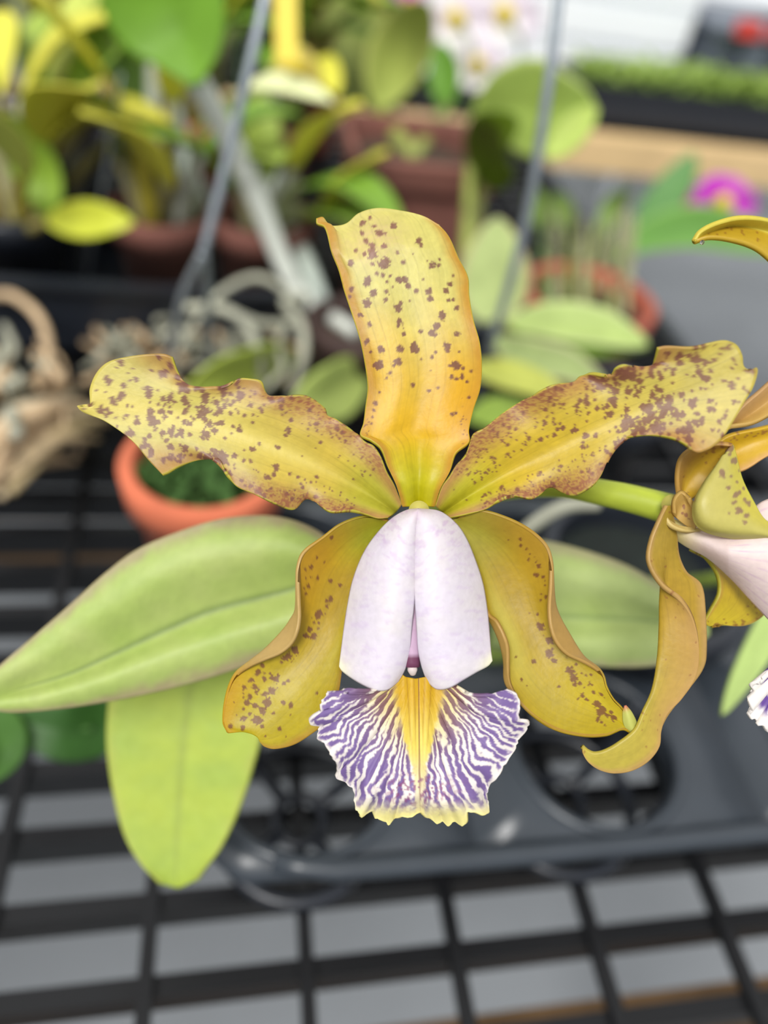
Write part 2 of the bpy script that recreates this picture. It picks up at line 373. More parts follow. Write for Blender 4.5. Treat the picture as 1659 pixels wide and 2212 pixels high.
# ------------------------------------------------------------------ spots and pigments
def spotmask(S, spots, sharp=1.6, wob=0.45, seed=11):
    x = S[..., 0]; y = S[..., 1]; M = np.zeros(x.shape)
    wobn = (fbm(x/5.0, y/5.0, seed)-0.5)*2; wob2 = (fbm(x/11.0+30, y/11.0, seed+4)-0.5)*2
    for sx_, sy_, r in spots:
        ok = (np.abs(x-sx_) < r*2+3) & (np.abs(y-sy_) < r*2+3)
        if not ok.any(): continue
        d = np.hypot(x[ok]-sx_, (y[ok]-sy_))+wobn[ok]*r*wob*1.6+wob2[ok]*r*wob
        M[ok] = np.maximum(M[ok], 1-ss(r-sharp, r+sharp, d))
    return M
def const(S, rgb): return np.tile(lin(rgb), S.shape[:2]+(1,))
def uvg(S): return np.meshgrid(np.linspace(0, 1, S.shape[0]), np.linspace(0, 1, S.shape[1]), indexing='ij')
SPOT = (104, 54, 46)
def petal_base(S, tipc=(212, 200, 112), midc=(214, 176, 30), basec=(196, 186, 30), edgec=(196, 152, 62), rimc_=(206, 200, 60), ew=0.22, seed=5):
    U, V = uvg(S); a = np.abs(2*V-1)
    c_ = mix(const(S, basec), const(S, midc), ss(0.08, 0.3, U)); c_ = mix(c_, const(S, tipc), ss(0.35, 0.85, U+0.25*(fbm(U*3, V*2, seed)-0.5)))
    e = ss(1-ew*2.2, 1.0, a+0.12*(fbm(S[..., 0]/40, S[..., 1]/40, seed)-0.5)); c_ = mix(c_, const(S, edgec), np.clip(e*1.05, 0, 1))
    c_ = mix(c_, const(S, rimc_), ss(0.975, 1.0, a)*0.8)
    vein = np.cos((V+0.012*(fbm(U*8, V*9, seed+2)-0.5))*2*math.pi*13); c_ = c_*(1-0.13*ss(0.8, 1.0, vein)*ss(0.05, 0.25, U)*ss(.35, .6, fbm(V*20, U*6, seed+7)))[..., None]
    c_ = c_*(.95+.1*vn(V*70, U*5, seed+9))[..., None]
    c_ = c_*(0.93+0.14*fbm(S[..., 0]/9, S[..., 1]/9, seed+3))[..., None]*.84*(.88+.24*fbm(S[..., 0]/60, S[..., 1]/60, seed+4))[..., None]
    return c_
def C2(l): return [(750+x/1.825, 440+y/1.825, r/1.825) for x, y, r in l]
def C3(l): return [(450+x/3.318, 1050+y/3.318, r/3.318) for x, y, r in l]
def C4(l): return [(900+x/3.318, 1050+y/3.318, r/3.318) for x, y, r in l]
sp_dorsal = C2([(180,90,14),(283,155,14),(288,172,7),(197,195,9),(223,233,9),(333,243,14),(362,222,6),(362,245,7),(315,228,5),(145,238,22),(100,205,20),(130,120,18),(75,150,10),(60,120,10),(145,170,10),(100,240,8),(35,190,8),(70,200,9),(12,237,12),(118,278,9),(140,283,9),(80,308,19),(170,285,8),(158,310,6),(204,304,15),(225,300,13),(240,327,12),(104,355,15),(155,350,9),(272,348,9),(320,348,14),(328,378,12),(390,347,12),(403,320,9),(418,285,6),(80,395,17),(150,380,10),(200,410,15),(208,395,9),(428,413,9),(398,382,7),(415,382,6),(372,443,16),(52,440,10),(85,478,11),(205,472,17),(288,505,12),(350,484,14),(338,514,17),(433,515,10),(222,515,9),(78,545,11),(135,576,15),(95,586,7),(208,573,14),(262,570,18),(395,560,14),(395,580,8),(292,614,5),(335,605,7),(350,588,6),(440,585,5),(125,638,19),(200,627,18),(427,640,17),(455,650,7),(410,685,8),(430,692,8),(452,677,7),(485,660,6),(170,668,9),(157,690,7),(258,716,9),(320,740,10),(357,727,6),(450,690,7),(470,705,6),(478,765,7),(414,832,8),(428,826,6),(130,745,6),(112,790,9),(105,815,7),(100,845,6),(95,868,5),(10,370,8),(18,340,11),(-30,400,9),(-25,320,8),(260,200,4),(300,300,5),(245,385,6),(180,330,5),(165,360,5),(100,170,11),(90,60,8),(60,80,11),(110,95,9),(-40,350,6),(405,640,6),(440,640,8),(330,660,4)])
sp_ll = C3([(880,360,12),(827,543,10),(775,512,10),(732,578,16),(690,597,10),(778,658,14),(730,652,8),(694,660,9),(877,680,13),(945,712,13),(712,715,14),(680,730,8),(692,770,10),(877,805,18),(845,822,11),(850,863,15),(785,915,28),(835,912,8),(742,943,7),(757,978,8),(788,980,10),(787,1023,9),(722,1030,18),(690,1070,26),(755,1075,22),(625,1172,26),(568,1225,33),(630,1215,8),(528,1260,9),(390,1278,20),(355,1340,22),(400,1338,10),(308,1383,19),(398,1378,20),(478,1378,34),(545,1412,13),(575,1400,10),(490,1418,8),(262,1443,16),(335,1440,21),(345,1468,20),(460,1460,28),(405,1485,20),(300,1507,18),(255,1512,7),(250,1485,6),(280,1550,20),(258,1595,15),(338,1572,17),(415,1550,34),(390,1610,27),(468,1628,10),(540,1552,20),(600,1572,19),(590,1637,9),(775,1485,9),(255,1665,22),(335,1675,28),(375,1680,20),(390,1720,13),(300,1632,13),(165,1720,13),(250,1727,18),(512,1735,15),(410,1785,10),(560,1792,8),(205,1640,7),(185,1543,6),(225,1420,7)])
sp_rl = C4([(635,320,6),(660,380,7),(745,375,9),(750,418,9),(790,447,12),(812,482,7),(803,523,9),(860,538,8),(883,568,13),(845,508,7),(860,638,17),(912,650,11),(926,680,8),(927,708,9),(898,775,11),(932,793,13),(890,813,9),(808,908,8),(872,918,13),(895,1005,27),(870,985,11),(908,1072,7),(955,1105,25),(970,1165,11),(955,1205,28),(980,1250,20),(1075,1230,7),(1145,1275,16),(705,1225,11),(832,1257,18),(752,1390,11),(785,1432,6),(1020,1432,12),(1097,1320,27),(1120,1370,32),(1170,1412,16),(1130,1418,16),(1215,1357,10),(1180,1342,7),(1252,1350,9),(1242,1415,16),(1198,1442,7),(1185,1498,16),(1155,1525,11),(1215,1532,14),(1265,1475,12),(1320,1490,15),(1345,1515,7),(1290,1560,28),(1320,1610,32),(1355,1640,18),(1300,1668,18),(1390,1620,14),(1410,1660,22),(1320,1690,12),(1350,1712,10)])

# ------------------------------------------------------------------ the main orchid plant
potc = rimc(1400, 1215, 0.075)
pot('nursery_pot', potc, 0.042, 0.075, BLACK, 'black nursery pot half hidden behind the stem between the two spotted blooms', fill=DARKSOIL)
plant = empty('orchid_plant', (potc[0], potc[1], BZ+0.062))
tag(plant, 'orchid plant in front with two spotted yellow blooms and broad pale green leaves', 'orchid plant')

def lcol(S, main, alt, edge, mid=None, seed=3, ew=0.12):
    U, V = uvg(S); a = np.abs(2*V-1)
    c_ = mix(const(S, main), const(S, alt), fbm(S[..., 0]/90, S[..., 1]/60, seed))
    c_ = mix(c_, const(S, edge), ss(1-ew*2.5, 1.0, a+0.2*(fbm(S[..., 0]/30, S[..., 1]/30, seed+1)-0.5))*0.75)
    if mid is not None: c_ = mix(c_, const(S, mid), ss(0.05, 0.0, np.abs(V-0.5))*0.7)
    return c_*(0.92+0.16*fbm(S[..., 0]/8, S[..., 1]/8, seed+2))[..., None]*.84
# left leaf, channelled
S = loft([[(740,1190,50),(680,1146,50),(620,1122,45),(560,1115,40),(480,1122,30),(400,1145,20),(300,1187,10),(230,1238,0),(150,1310,-10),(60,1388,-20),(0,1440,-30),(-60,1500,-30)],
          [(740,1230,25),(640,1195,20),(500,1205,8),(350,1250,-5),(200,1345,-15),(90,1420,-25),(0,1468,-35),(-60,1505,-35)],
          [(740,1225,80),(640,1268,75),(560,1290,70),(450,1320,60),(350,1363,48),(250,1410,35),(150,1455,15),(50,1485,0),(0,1500,-15),(-60,1512,-30)],
          [(740,1290,25),(640,1330,20),(520,1365,10),(380,1410,0),(200,1475,-18),(90,1505,-25),(0,1517,-30),(-60,1516,-33)],
          [(740,1330,50),(650,1385,45),(560,1424,40),(450,1462,30),(330,1493,20),(200,1517,5),(100,1530,-10),(30,1535,-20),(-10,1532,-30),(-60,1520,-33)]], 110, 60, vs=[0, .27, .5, .73, 1])
S[..., 2] += 330
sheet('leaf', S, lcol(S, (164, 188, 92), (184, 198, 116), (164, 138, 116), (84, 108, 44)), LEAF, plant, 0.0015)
# leaf hanging down
S = coons([(250,1350,120),(236,1500,110),(231,1600,100),(243,1700,90),(268,1800,75),(305,1868,65),(345,1906,60)], [(620,1350,120),(575,1550,110),(552,1640,100),(520,1740,90),(478,1830,75),(440,1880,65),(425,1900,60)],
          [(250,1350,120),(430,1340,140),(620,1350,120)], [(345,1906,60),(385,1917,60),(425,1900,60)], 80, 40, lambda u, v: 26*(1-np.abs(2*v-1)))
S[..., 2] += 700
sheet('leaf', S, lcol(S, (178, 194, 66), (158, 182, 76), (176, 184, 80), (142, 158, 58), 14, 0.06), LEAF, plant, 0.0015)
# right leaf
S = loft([[(1060,1150),(1190,1172),(1270,1193),(1350,1222),(1420,1262),(1480,1305),(1530,1350)], [(1060,1230,-30),(1200,1245,-30),(1350,1275,-25),(1450,1320,-15),(1530,1358)],
          [(1060,1322,30),(1200,1330,30),(1350,1336,25),(1450,1345,15),(1530,1362)], [(1060,1380,-25),(1200,1385,-25),(1350,1390,-20),(1450,1390,-10),(1530,1366)], [(1060,1395),(1200,1422),(1300,1437),(1400,1437),(1470,1420),(1530,1370)]], 70, 50, vs=[0, .27, .5, .73, 1])
S[..., 2] += 640
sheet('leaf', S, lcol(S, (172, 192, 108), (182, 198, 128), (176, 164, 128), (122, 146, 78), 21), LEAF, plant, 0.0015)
# canes (hidden behind the bloom), running down to the pot
cane('pseudobulb', [(1380,1270,0.30), (1200,1300,0.26), (1000,1290,0.21), (860,1260,0.178)], [16, 24, 20, 14], (140, 160, 70), plant)
cane('pseudobulb', [(1390,1290,0.30), (1150,1400,0.28), (800,1400,0.24), (600,1400,0.205)], [16, 24, 18, 12], (140, 160, 70), plant)
cane('pseudobulb', [(1420,1260,0.29), (1300,1300,0.25), (1120,1290,0.20)], [16, 20, 12], (140, 160, 70), plant)
# flower stem
st = cane('flower_stem', [(880,1260,0.178), (930,1180,0.165), (1010,1085,0.158), (1180,1050,0.152), (1330,1070,0.145), (1448,1100,0.141)], [14, 17, 19, 22, 26, 30], (172, 186, 60), plant, k=24, rings=False)

def flower_part(x, y, z):
    b = MB(); W = pxw([(x, y, z+60), (x, y-2, z+25), (x, y, z)]); b.tube(W, np.array([14, 20, 23])*D0/F, 16, 20)
    V = np.concatenate(b.v); return b.build('flower', PET, plant, col=np.tile(lin((200, 190, 96)), (len(V), 1)))
# ---- bloom one
f1 = flower_part(905, 1104, 18)
pd = MB().tube(pxw([(905, 1104, 70), (925, 1100, 160), (1000, 1088, 330)]), np.array([16, 14, 16])*D0/F, 16, 14)
V_ = np.concatenate(pd.v); pd.build('pedicel', LEAF, f1, col=np.tile(lin((160, 180, 70)), (len(V_), 1)))

def ruf(k, ph, amp, pw=2.2): return lambda u, v: amp*np.abs(2*v-1)**pw*np.sin(2*math.pi*(k*u+ph+0.35*(v > .5)))
S = coons([(870,1094,20),(858,1050),(838,1010),(822,970),(800,952),(778,940),(785,915),(790,880),(795,840),(791,800),(779,740),(762,685),(744,630),(732,585),(716,545),(706,505),(699,490),(684,484),(683,473)],
          [(938,1094,20),(950,1055),(972,1018),(985,980),(1014,955),(1013,930),(1022,885),(1036,840),(1040,790),(1036,740),(1022,690),(1013,640),(1010,600),(988,555),(970,515),(948,485)],
          [(870,1094,20),(905,1092,26),(938,1094,20)], [(683,473),(697,470),(707,482),(720,489),(748,484),(775,462),(815,451),(870,457),(915,468),(948,485)], 230, 92,
          lambda u, v: 16*np.exp(-((v-.5)/.16)**2)*(1-u)+7*np.sin(2*math.pi*(2.6*u+.1))*np.abs(2*v-1)**3-14*np.sin(math.pi*v)*np.sin(math.pi*u)+26*ss(.86, 1, u)*(1+0*v)-10*np.exp(-((u-.2)/.08)**2)*np.abs(2*v-1)**4)
col = petal_base(S, tipc=(214, 204, 110), midc=(222, 176, 14), basec=(196, 188, 20), edgec=(196, 146, 44), ew=0.16)
U, V = uvg(S); col = mix(col, const(S, (208, 152, 20)), 0.6*ss(.45, .9, V)*np.exp(-((U-.35)/.2)**2))
col = mix(col, const(S, SPOT), spotmask(S, sp_dorsal)*0.9)
col = mix(col, const(S, (206, 160, 150)), 0.5*np.exp(-((U-.9)/.07)**2)*np.exp(-((V-.35)/.25)**2)*fbm(S[..., 0]/6, S[..., 1]/4, 30))
fine = [(x, y, 1.6) for x, y in zip(rng.uniform(786, 800, 14), rng.uniform(905, 965, 14))]+[(x, y, 1.5) for x, y in zip(rng.uniform(990, 1012, 14), rng.uniform(860, 970, 14))]
col = mix(col, const(S, SPOT), spotmask(S, fine, 0.9)*0.8)
sheet('dorsal_sepal', S, col, PET, f1, 0.0006)

def dense(S, density, n, rmin, rmax, seed):
    """random blotches placed on the sheet; density(u,v)->(keep probability, size factor)"""
    r_ = np.random.RandomState(seed); out = []
    nn, mm = S.shape[:2]
    for _ in range(n):
        u, v = r_.rand(), r_.rand(); p, s = density(u, v)
        if r_.rand() < p:
            q = S[int(u*(nn-1)), int(v*(mm-1))]; out.append((q[0], q[1], (rmin+(rmax-rmin)*r_.rand()**2)*s))
    return out
# left petal
S = coons([(868,1090,20),(852,1048,12),(836,1020,8),(822,985,4),(806,962,0),(790,955,-2),(775,940),(750,922,-6),(725,905,2),(705,899,8),(702,882,4),(665,856,-8),(630,854,-6),(600,858,8),(577,856,10),(565,824,-8),(540,818,-12),(515,818,-8),(490,836,6),(455,838,12),(425,844,6),(408,836,2),(386,806,-4),(373,772,-6)],
          [(838,1119,18),(815,1120,12),(790,1112,4),(760,1104,-4),(715,1107,-10),(690,1092,-6),(668,1074,6),(655,1078,8),(635,1101,-2),(600,1091,-10),(545,1066,-14),(510,1050,-14),(488,1020,-10),(475,993,2),(445,990,14),(415,998,10),(385,1010,0),(365,1022,-4),(352,1027,-6)],
          [(868,1090,20),(856,1106,30),(838,1119,18)], [(373,772,-6),(355,765,-8),(320,765,-8),(280,770,-8),(235,782,-10),(210,805,-10),(195,840,-8),(193,876,-6),(168,876,-4),(172,884,-4),(188,893),(230,912),(285,952),(325,998),(352,1027,-6)], 190, 100,
          lambda u, v: 22*np.exp(-((v-.5)/.18)**2)*(1-u)**1.2-30*u+8*np.sin(2*math.pi*3.2*u+1)*np.abs(2*v-1)**2*np.sin(math.pi*u)+7*np.sin(2*math.pi*(4.3*u+.2))*np.clip(1-2.2*v, 0, 1)**1.5, relax=2500)
U, V = uvg(S)
col = petal_base(S, tipc=(208, 194, 96), midc=(206, 180, 66), basec=(196, 190, 62), edgec=(184, 142, 72), ew=0.25)
col = mix(col, const(S, (214, 196, 96)), 0.7*np.exp(-((V-.5)/.13)**2)*ss(.1, .4, U))
def dl(u, v):
    a = abs(2*v-1)
    if u > .66: return (1.0 if .03 < v < .97 else .1), 1.1
    if a > .42 and u > .14: return (1.0 if a < .95 else .3), 0.42+0.75*max(0, u-.2)
    if u > .42: return 0.3, 1.0
    return 0.015, .6
sp = dense(S, dl, 620, 3.0, 8.8, 4)
m_ = spotmask(S, sp, 1.5, .5, 17)
col = mix(col, const(S, (112, 66, 60)), m_*0.88)
fz = ss(.55, .95, np.abs(2*V-1))*ss(.05, .2, U)*(1-ss(.5, .7, U))*ss(.5, .62, fbm(S[..., 0]/4.5, S[..., 1]/3, 23)); col = mix(col, const(S, (140, 82, 58)), fz*0.85)
sheet('petal', S, col, PET, f1, 0.0006)
# right petal
S = coons([(940,1092,20),(955,1050,14),(970,1030,8),(985,1005,4),(1004,985,0),(1012,965,0),(1022,938,-4),(1045,925,-6),(1085,893,-8),(1128,865,-4),(1150,855,-2),(1165,845,-4),(1200,830,-10),(1238,828,-2),(1252,815,2),(1275,806,-8),(1300,810,-8),(1318,812,6),(1328,796,-4),(1348,788,-12),(1372,794,-10),(1393,806,4),(1408,790,4),(1420,752,-8)],
          [(972,1119,18),(1010,1111,8),(1050,1100,2),(1085,1078,-4),(1110,1072,-4),(1148,1078,-12),(1168,1068,-6),(1178,1053,2),(1195,1050,4),(1212,1062,0),(1238,1071,-10),(1265,1060,-16),(1290,1040,-18),(1308,1005,-14),(1318,975,-4),(1322,955,8),(1340,948,10),(1400,941,2),(1450,947,-8),(1475,958,-10),(1490,968,-12)],
          [(940,1092,20),(955,1106,30),(972,1119,18)], [(1420,752,-8),(1440,748,-10),(1500,750,-16),(1540,739,-20),(1565,735,-22),(1590,745,-24),(1603,768,-26),(1606,790,-24),(1618,799,-24),(1634,795,-26),(1636,806,-28),(1625,840,-26),(1610,865,-24),(1590,900,-22),(1565,940,-20),(1540,965,-18),(1510,978,-14),(1498,975,-12),(1490,968,-12)], 190, 100,
          lambda u, v: 24*np.exp(-((v-.55)/.18)**2)*(1-u)**1.2-95*u**1.6+8*np.sin(2*math.pi*3.4*u)*np.abs(2*v-1)**2*np.sin(math.pi*u)+7*np.sin(2*math.pi*(4.1*u+.5))*np.clip(1-2.2*v, 0, 1)**1.5, relax=2500)
U, V = uvg(S)
col = petal_base(S, tipc=(204, 186, 84), midc=(208, 178, 44), basec=(194, 186, 44), edgec=(184, 140, 72), ew=0.25, seed=9)
def dr(u, v):
    a = abs(2*v-1)
    if u > .66: return (0.95 if .03 < v < .97 else .2), 1.15
    if v < .42 and u > .12: return (1.0 if v > .03 else .2), 0.45+.7*max(0, u-.15)
    if v > .72 and u > .12: return .9, .45+.3*u
    if u > .5: return 0.3, .9
    return 0.01, .5
sp = dense(S, dr, 800, 2.8, 8.6, 8)
m_ = spotmask(S, sp, 1.5, .5, 27)
col = mix(col, const(S, (112, 62, 52)), m_*0.88)
fz = ss(.5, .95, np.abs(2*V-1))*ss(.05, .2, U)*(1-ss(.5, .7, U))*ss(.48, .6, fbm(S[..., 0]/4.5, S[..., 1]/3, 33)); col = mix(col, const(S, (140, 82, 58)), fz*0.85)
sheet('petal', S, col, PET, f1, 0.0006)
# left lateral sepal with the turned margin
S = loft([[(838,1123,31),(790,1117,21),(739,1134,13),(700,1163,11),(659,1196,8),(647,1228,4),(646,1262,-2),(646,1300,-14),(647,1335,-26),(643,1363,-32),(631,1390,-30),(607,1411,-26),(572,1425,-18),(541,1439,-6),(512,1461,3),(494,1501,7),(486,1560,7),(496,1582,6)],
          [(838,1124,32),(790,1117,22),(738,1134,14),(699,1163,12),(657,1196,10),(645,1228,8),(643,1262,6),(642,1300,6),(639,1322,6),(630,1338,6),(618,1356,6),(595,1382,6),(568,1409,6),(540,1432,8),(511,1458,8),(493,1500,8),(485,1560,8),(496,1583,6)],
          [(842,1126,34),(800,1140,38),(755,1170,38),(722,1205,40),(690,1260,38),(672,1330,34),(655,1385,28),(615,1440,20),(565,1495,12),(530,1545,8),(515,1572,4),(530,1580,4)],
          [(846,1130,40),(815,1170,48),(775,1240,52),(745,1320,48),(725,1380,36),(690,1440,24),(640,1500,8),(590,1555,2),(560,1580,0),(554,1590,0)],
          [(850,1136,40),(830,1190,46),(800,1260,50),(765,1330,46),(742,1400,38),(738,1450,30),(728,1510,20),(705,1560,10),(680,1580,6),(637,1607,4),(595,1617,0),(572,1612,0),(562,1602,0)]], 200, 84, vs=[0, .13, .34, .64, 1])
U, V = uvg(S)
col = petal_base(S, tipc=(186, 166, 6), midc=(184, 150, 8), basec=(160, 160, 34), edgec=(176, 136, 30), rimc_=(180, 140, 50), ew=0.1, seed=13)
col = mix(col, const(S, (190, 176, 56)), .6*np.exp(-((V-.72)/.12)**2)*np.exp(-((U-.5)/.22)**2))
col = mix(col, const(S, (176, 128, 26)), .6*ss(.45, .2, V)*np.exp(-((U-.3)/.2)**2)); col = mix(col, const(S, (190, 138, 10)), .6*ss(.35, .15, V)*ss(.7, .85, U))
col = mix(col, const(S, (182, 152, 90)), (1-ss(.1, .14, V))*ss(.22, .4, U)*ss(.85, .7, U))
m_ = spotmask(S, sp_ll, 0.8, .5, 37)*ss(.11, .15, V)
col = mix(col, const(S, (110, 66, 30)), m_*0.92)
sheet('lateral_sepal', S, col, PET, f1, 0.0006)
# right lateral sepal
S = loft([[(966,1126,28),(992,1165,26),(1012,1205,24),(1035,1270,18),(1056,1327,8),(1072,1340,-4),(1088,1369,-14),(1097,1397,-16),(1098,1440,-12),(1102,1475,-6),(1118,1505,-2),(1158,1545,0),(1205,1571,0),(1262,1584,0),(1312,1582,2),(1347,1572,2),(1368,1583,4)],
          [(968,1125,32),(994,1162,34),(1014,1202,34),(1034,1255,32),(1050,1322,28),(1066,1352,18),(1081,1388,10),(1090,1427,6),(1093,1472,4),(1111,1500,2),(1150,1542,0),(1200,1574,0),(1260,1588,0),(1310,1587,2),(1345,1574,2),(1367,1584,4)],
          [(975,1122,34),(1010,1160,46),(1045,1220,52),(1080,1300,50),(1115,1370,38),(1143,1440,24),(1190,1495,12),(1250,1530,4),(1310,1552,2),(1350,1572,4),(1369,1584,4)],
          [(985,1120,32),(1030,1140,40),(1090,1180,44),(1135,1240,44),(1158,1310,40),(1180,1375,32),(1218,1430,20),(1262,1480,12),(1305,1522,8),(1345,1562,6),(1370,1584,4)],
          [(990,1118,28),(1033,1105,14),(1090,1120,6),(1140,1146,4),(1177,1180,6),(1189,1213,8),(1193,1261,10),(1198,1306,12),(1208,1334,12),(1226,1366,12),(1260,1420,10),(1292,1447,6),(1302,1463,5),(1308,1484,4),(1323,1511,4),(1344,1534,4),(1353,1562,4),(1373,1585,4)],
          [(990,1117,27),(1033,1105,13),(1090,1120,5),(1140,1146,3),(1176,1180,4),(1187,1213,4),(1189,1261,-4),(1186,1315,-20),(1189,1354,-28),(1201,1388,-30),(1225,1414,-26),(1262,1430,-14),(1291,1449,-2),(1301,1464,3),(1307,1485,3),(1322,1511,3),(1343,1535,3),(1352,1563,3),(1373,1586,4)]], 200, 90, vs=[0, .08, .36, .66, .88, 1])
U, V = uvg(S)
col = petal_base(S, tipc=(184, 160, 8), midc=(180, 148, 12), basec=(168, 158, 50), edgec=(178, 138, 36), rimc_=(184, 142, 60), ew=0.1, seed=15)
col = mix(col, const(S, (196, 186, 88)), 0.75*np.exp(-((V-.28)/.13)**2)*np.exp(-((U-.42)/.2)**2))
col = mix(col, const(S, (172, 130, 40)), .6*ss(.6, .85, V)*np.exp(-((U-.25)/.2)**2)); col = mix(col, const(S, (186, 166, 6)), .6*np.exp(-((V-.6)/.2)**2)*ss(.6, .8, U))
col = mix(col, const(S, (178, 142, 76)), ss(.87, .905, V)*ss(.22, .35, U)*ss(.85, .7, U)+(1-ss(.06, .09, V))*ss(.3, .4, U)*(1-ss(.6, .7, U)))
m_ = spotmask(S, sp_rl, 0.8, .5, 47)*(1-ss(.86, .89, V))
col = mix(col, const(S, (110, 66, 30)), m_*0.92)
sheet('lateral_sepal', S, col, PET, f1, 0.0006)
S = loft([[(1372,1590,6),(1350,1568,4),(1346,1540,2),(1350,1524,0)], [(1374,1592,2),(1362,1566,-4),(1356,1542,-4),(1350,1524,0)], [(1378,1590,8),(1374,1562,4),(1362,1538,2),(1350,1524,0)]], 24, 12)
U, V = uvg(S); sheet('sepal_tip', S, mix(const(S, (186, 188, 96)), const(S, (190, 110, 80)), ss(.75, 1, U)), PET, f1, 0.0006)
# column inside the lip
cw = pxw([(900, 1150, 10), (893, 1300, -10), (890, 1390, -20), (890, 1440, -24)])
b = MB().tube(cw, np.array([20, 24, 24, 17])*D0/F, 30, 20); V_ = np.concatenate(b.v); tt = np.repeat(np.linspace(0, 1, 30), 20)
cc = np.tile(lin((196, 164, 190)), (600, 1)); cc[tt > .93] = lin((112, 60, 88)); b.build('column', PET, f1, col=cc)
b = MB().tube(pxw([(890, 1436, -28), (891, 1448, -32), (892, 1457, -30)]), np.array([9, 11, 6])*D0/F, 10, 16); V_ = np.concatenate(b.v)
b.build('anther_cap', LIP, f1, col=np.tile(lin((214, 200, 196)), (len(V_), 1)))
# lip: middle lobe with its own teeth and veins
sh = [(742,1487),(735,1496),(722,1499),(708,1497),(702,1508),(690,1520),(692,1535),(676,1551),(666,1556),(668,1563),(692,1567),(684,1582),(684,1598),(700,1604),(716,1630),(732,1652),(728,1676),(738,1686),(752,1690),(764,1702),(768,1740),(775,1766)]
bt = [(775,1766),(790,1757),(803,1754),(808,1766),(820,1770),(832,1773),(843,1779),(852,1769),(870,1767),(890,1767),(908,1758),(922,1768),(934,1771),(944,1778),(956,1775),(968,1781),(985,1774),(1002,1782),(1008,1778),(1011,1757),(1028,1756),(1042,1763),(1054,1752)]
rs_ = [(1054,1752),(1054,1705),(1062,1690),(1073,1675),(1090,1652),(1108,1630),(1118,1608),(1128,1588),(1131,1576),(1145,1563),(1140,1558),(1125,1556),(1120,1520),(1110,1496),(1098,1488)]
out = sh+bt[1:]+rs_[1:]
def polyn(pts, n, jag=0.0, seed=0):
    p = c3(pts); d = np.r_[0, np.cumsum(np.linalg.norm(np.diff(p, axis=0), axis=1))]; d /= d[-1]; t = np.linspace(0, 1, n)
    q = np.stack([np.interp(t, d, p[:, k]) for k in range(3)], 1)
    if jag: q[:, :2] += (np.random.RandomState(seed).rand(n, 2)-0.5)*jag*np.sin(math.pi*t)[:, None]**.2
    return q
n, m = 130, 300
To = polyn(out, m, 0, 5)
tj = np.linspace(0, 1, m); ctr = np.array([905, 1560, 0]); dd = To-ctr; dd /= np.linalg.norm(dd, axis=1)[:, None]
To += dd*((vn(tj*70, 0*tj, 40)-.5)*8+(vn(tj*160, 0*tj+3, 41)-.5)*5)[:, None]; To[:, 2] = 0
Ba = polyn([(868,1456),(876,1462),(898,1466),(920,1462),(928,1456)], m)
Ls = cr([(868,1456),(845,1474),(820,1486),(790,1489),(765,1487),(742,1487)], n); Rs = cr([(928,1456),(955,1466),(985,1482),(1015,1498),(1060,1498),(1098,1488)], n)
u = np.linspace(0, 1, n)[:, None, None]; v = np.linspace(0, 1, m)[None, :, None]
Lx = Ls+(To[0]-Ls[-1])*u[:, 0]; Rx = Rs+(To[-1]-Rs[-1])*u[:, 0]
S = (1-v)*Lx[:, None]+v*Rx[:, None]+(1-u)*Ba[None]+u*To[None]-((1-u)*(1-v)*Lx[0]+(1-u)*v*Rx[0]+u*(1-v)*Lx[-1]+u*v*Rx[-1])
U, V = uvg(S)
X_, Y_ = S[..., 0], S[..., 1]
S[..., 2] = -20-60*U*(1-ss(.75, 1, U)*0.35)+16*np.sin(2*math.pi*(V*7+.2))*U**3*ss(0, .12, np.minimum(V, 1-V))+26*ss(.8, 1, U)*np.exp(-((V-.5)/.2)**2)-10*np.exp(-((X_-905)/26)**2)*(1-U)+4*np.cos((X_-905)/6)*np.exp(-((X_-905)/32)**2)*(1-ss(.4, .8, U))
S[..., 2] += (vn(V*60, U*3, 42)-.5)*10*U**2
inner = ss(.62, .15, U)
base = mix(const(S, (238, 230, 222)), const(S, (220, 200, 110)), inner*ss(250, 90, np.hypot(X_-905, Y_-1470)))
bottomy = ss(1715, 1765, Y_+10*(fbm(X_/15, Y_/15, 44)-.5)); base = mix(base, const(S, (236, 226, 150)), bottomy)
# veins: stretched noise along the rays
ang = np.arctan2(X_-903, np.maximum(Y_-1425, 1)); rad = np.hypot(X_-903, Y_-1425)
warp = (fbm(ang*5+3, rad/60, 45)-.5)*1.6
st_ = vn(ang*31+warp+30, rad/62, 46)*.58+vn(ang*58+warp*1.5, rad/36+9, 47)*.42
side = ss(.75, 1.25, np.abs(ang)); wedge = np.abs(X_-905) < 0
ph_ = ang*7.5+1.3*(fbm(ang*4+9, rad/48, 53)-.5)+.25*(fbm(X_/14, Y_/14, 54)-.5)
w2 = ss(110, 200, rad+40*(vn(ang*6, rad/60, 55)-.5)); fine_ = .55*np.cos(2*math.pi*ph_)*(1-.75*w2)+.6*w2*np.cos(4*math.pi*ph_+1.5*(vn(ang*9, rad/50, 56)-.5))
veins = ss(-.12, .18, fine_+1.1*(st_-.5)+.5*side+.12+.26*ss(150, 80, rad)+.25*(fbm(X_/4, Y_/4, 48)-.5))
ww = 46*(1-ss(1465, 1715, Y_))+10; inw = ss(ww*1.15, ww*.8, np.abs(X_-905)+12*(fbm(X_/10, Y_/10, 49)-.5))
edge_ = np.minimum(np.minimum((1-U)*8, 1), 1)
marg = 1-ss(.0, .5, (1-U)*9+.35*(fbm(X_/8, Y_/8, 50)-.5)*2)
marg2 = ss(1720, 1760, Y_+14*(fbm(X_/9, Y_/9, 51)-.5)*2)
vm = veins*(1-inw)*(1-np.clip(marg, 0, 1))*(1-marg2)
